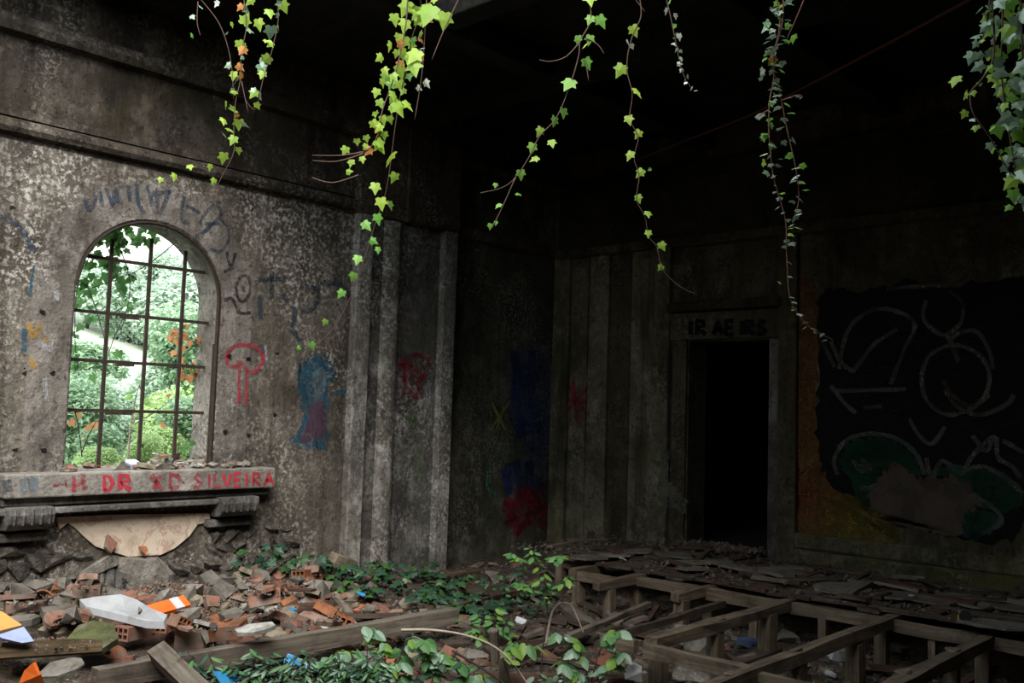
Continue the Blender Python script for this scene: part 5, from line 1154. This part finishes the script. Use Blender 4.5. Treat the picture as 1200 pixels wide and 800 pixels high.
# dark ivy over the ground and a shrubby branch by the wall
for i, (x0, x1, y0, y1, lab) in enumerate(((368, 440, 672, 705, 'dark ground ivy spilling over the rubble toward the beam'), (430, 520, 668, 702, 'dark ground ivy spreading along the pilaster foot'), (470, 560, 690, 716, 'dark ground ivy behind the sawn end of the beam'))):
    st = []
    for k in range(9):
        px, py = r.uniform(x0, x1), r.uniform(y0, y1); b = gpt(px, py, -.2); b.z = gz(b.x, b.y) + .02
        st.append([b, b + V((r.uniform(-.1, .15), r.uniform(-.15, .15), r.uniform(.08, .16))), b + V((r.uniform(-.15, .3), r.uniform(-.35, .35), r.uniform(.08, .22)))])
    weed(lab, st, 20, 'ivy', ('ivy_deep', 'ivy_deep', 'ivy_dark'), (.06, .11), 120 + i, name='ground_ivy', t0=.1, spread=.10, up=.8)
dw = (on(330, 665, 0, XL + .5) - CAM).dot(_F)
weed('dark leafy branch growing against the wall foot', [P3((278, 690, dw), (290, 672, dw), (312, 660, dw), (340, 656, dw), (372, 652, dw)), P3((278, 690, dw), (282, 670, dw), (286, 655, dw), (284, 642, dw)), P3((300, 668, dw), (318, 650, dw), (322, 638, dw)), P3((330, 658, dw), (340, 672, dw), (352, 680, dw))], 11, 'ivy', ('ivy_deep', 'ivy_dark'), (.09, .14), 130, name='leafy_branch', t0=.15, spread=.06, up=.35)
tw = MB(); tw.tube(P3((436, 634, 10.6), (448, 655, 10.6), (462, 668, 10.6)), .006, .005, 5); o = tw.build('dry_twig', M['twig']); tag(o, 'thin dry twig leaning against the pilaster', 'twig')

# cable hanging under the ceiling
cb = MB(); cb.tube([V((-7.2, YB - .3, 4.95)), V((-5.0, 9.3, 4.98)), V((-3.0, 8.2, 5.0)), V((-.5, 6.8, 5.05))], .014, .014, 6); cb.build('ceiling_pipe', plain('rusty pipe', (.16, .07, .05)), ce)

# ================================================================== OUTSIDE
def oz(x, y):
    d = -x - 9.2
    return -.35 + .34 * max(0, d - 5) ** 1.0 * sst(4, 9, d) + .35 * noise.noise((x * .2, y * .2, 5)) - 1.0 * sst(34, 60, d)
mb = MB(); n1, n2 = 60, 60
for j in range(n2 + 1):
    for i in range(n1 + 1):
        x = -9.0 - 55 * (i / n1) ** 1.2; y = -20 + 75 * j / n2; mb.v.append(V((x, y, oz(x, y))))
for j in range(n2):
    for i in range(n1):
        a = j * (n1 + 1) + i; mb.f.append((a, a + 1, a + n1 + 2, a + n1 + 1))
struct('hillside', mb, M['hill'], 'pale grassy hillside rising outside the window', 'hillside', smooth=True)
mb = MB()
for j in range(40):
    y0, y1 = -10 + 1.5 * j, -10 + 1.5 * (j + 1)
    for k in range(5):
        xa, xb = -30 - 1.4 * k - .05 * y0, -30 - 1.4 * (k + 1) - .05 * y0
        mb.quad((xa, y0, oz(xa, y0) + .08), (xa, y1, oz(xa, y1) + .08), (xb, y1, oz(xb, y1) + .08), (xb, y0, oz(xb, y0) + .08))
struct('track', mb, M['track'], 'pale gravel track crossing the hillside outside', 'track')
def foliage(seed, n, flat=.8, leaf=.13):
    r = random.Random(seed); v = []; f = []
    lobes = [(rv(r, .38), r.uniform(.45, .75)) for _ in range(9)]
    for _ in range(n):
        c, s = r.choice(lobes); d = rv(r).normalized(); p = c + d * s * r.uniform(.55, 1)
        p.z = p.z * flat + .8
        nn = (d * .6 + V((0, 0, .8)) + rv(r, .4)).normalized(); a = nn.orthogonal().normalized()
        a = Matrix.Rotation(r.uniform(0, 6.28), 3, nn) @ a; b = nn.cross(a); s = leaf * r.uniform(.6, 1.2)
        k = len(v); v += [tuple(p - a * s), tuple(p + b * s * .5), tuple(p + a * s - nn * s * .3), tuple(p - b * s * .5)]
        f.append((k, k + 1, k + 2)); f.append((k, k + 2, k + 3))
    return v, f
FOL = {}
def shrub(px, py, X, R, mat, seed, label, cat='shrub', group=None):
    p = on(px, py, 0, X); zg = oz(p.x, p.y); R *= .72
    H = max(p.z + R * .9 - zg, R * 1.2)
    key = (mat, seed % 3, R < 1.6)
    if key not in FOL:
        v, f = foliage(seed % 3 + 10 * len(mat), 11000, .85, .075 if R < 1.6 else .05)
        me = bpy.data.meshes.new('foliage'); me.from_pydata(v, [], f); me.update(); me.materials.append(M[mat]); FOL[key] = me
    root = empty('shrub' if cat == 'shrub' else 'tree', (p.x, p.y, zg), label, cat, group)
    o = link('foliage', FOL[key], None, root, (0, 0, max(0, H - 1.75 * R))); o.scale = (R, R, R); o.rotation_euler = (0, 0, seed * 1.3)
    MB().tube([(0, 0, -.1), (.05 * R, .03, H * .4), (0, .1 * R, H * .7)], .05 * R, .02 * R, 6).build('trunk', M['stem_dark'], root, off=(0, 0, 0))
    return root
ga = 'pale green shrubs on the hillside'
for i, (px, py, X, R, m, lab) in enumerate((
        (205, 405, -24, 1.8, 'shrub_a', 'round pale shrub filling the slope below the track'), (148, 418, -25, 1.4, 'shrub_a', 'small pale shrub on the slope above the bare patch'), (100, 405, -26, 1.6, 'shrub_a', 'pale shrub on the slope behind the ivy strands'), (242, 392, -26, 1.8, 'shrub_a', 'pale shrub on the slope behind the dry orange leaves'), (172, 385, -29, 1.2, 'shrub_a', 'small pale shrub just under the gravel track'),
        (98, 440, -18, 1.1, 'shrub_b', 'mid-green bush behind the climbing ivy'), (205, 455, -18, 1.2, 'shrub_a', 'pale shrub at the foot of the slope beside the bare patch'), (236, 440, -16, 1.3, 'shrub_b', 'mid-green bush hidden behind the window jamb ivy'),
        (116, 480, -15, .9, 'shrub_a', 'pale shrub at the foot of the slope beside the thin bars'), (128, 512, -13.5, .6, 'shrub_a', 'low pale shrub just outside the sill'), (88, 505, -12.5, .8, 'shrub_b', 'mid-green bush behind the withered brown stem'), (205, 490, -14, .9, 'shrub_c', 'lime-green bush behind the thin bare sapling'), (190, 524, -12.2, .5, 'shrub_c', 'low lime bush against the sill outside'), (166, 540, -11.5, .38, 'shrub_c', 'smallest lime bush under the bare sapling'), (234, 505, -12.5, .8, 'shrub_b', 'mid-green bush below the dry orange leaves'), (108, 544, -11.2, .35, 'shrub_c', 'small lime tuft beside the withered brown stem'),
        (218, 258, -44, 2.6, 'shrub_d', None), (120, 252, -47, 2.6, 'shrub_d', None), (168, 246, -50, 2.8, 'shrub_d', None), (262, 268, -43, 2.6, 'shrub_a', None), (72, 268, -44, 2.4, 'shrub_a', None), (252, 455, -20, 1.3, 'shrub_a', 'pale shrub behind the thick jamb of the window'))):
    if X < -40: lab, cat, grp = 'yellowish tree on the ridge beyond the gravel track' if m == 'shrub_d' else 'pale tree on the ridge beyond the gravel track', 'tree', 'ridge trees beyond the track ' + m
    else: cat, grp = 'shrub', {'shrub_a': ga, 'shrub_b': 'mid-green bushes outside the window', 'shrub_c': 'lime bushes outside the window'}[m]
    shrub(px, py, X, R, m, i, lab, cat, grp)
sp_ = [on(a, b, 0, -11.0) for a, b in ((150, 540), (153, 500), (160, 462), (168, 440))]
weed('thin bare sapling standing close outside the window', [sp_, [sp_[1], on(166, 478, 0, -11.0), on(172, 465, 0, -11)], [sp_[1], on(185, 480, 0, -11), on(205, 465, 0, -11.0)]], 5, 'oval', ('weed_lime', 'weed'), (.1, .2), 140, 'twig', .012, name='sapling')
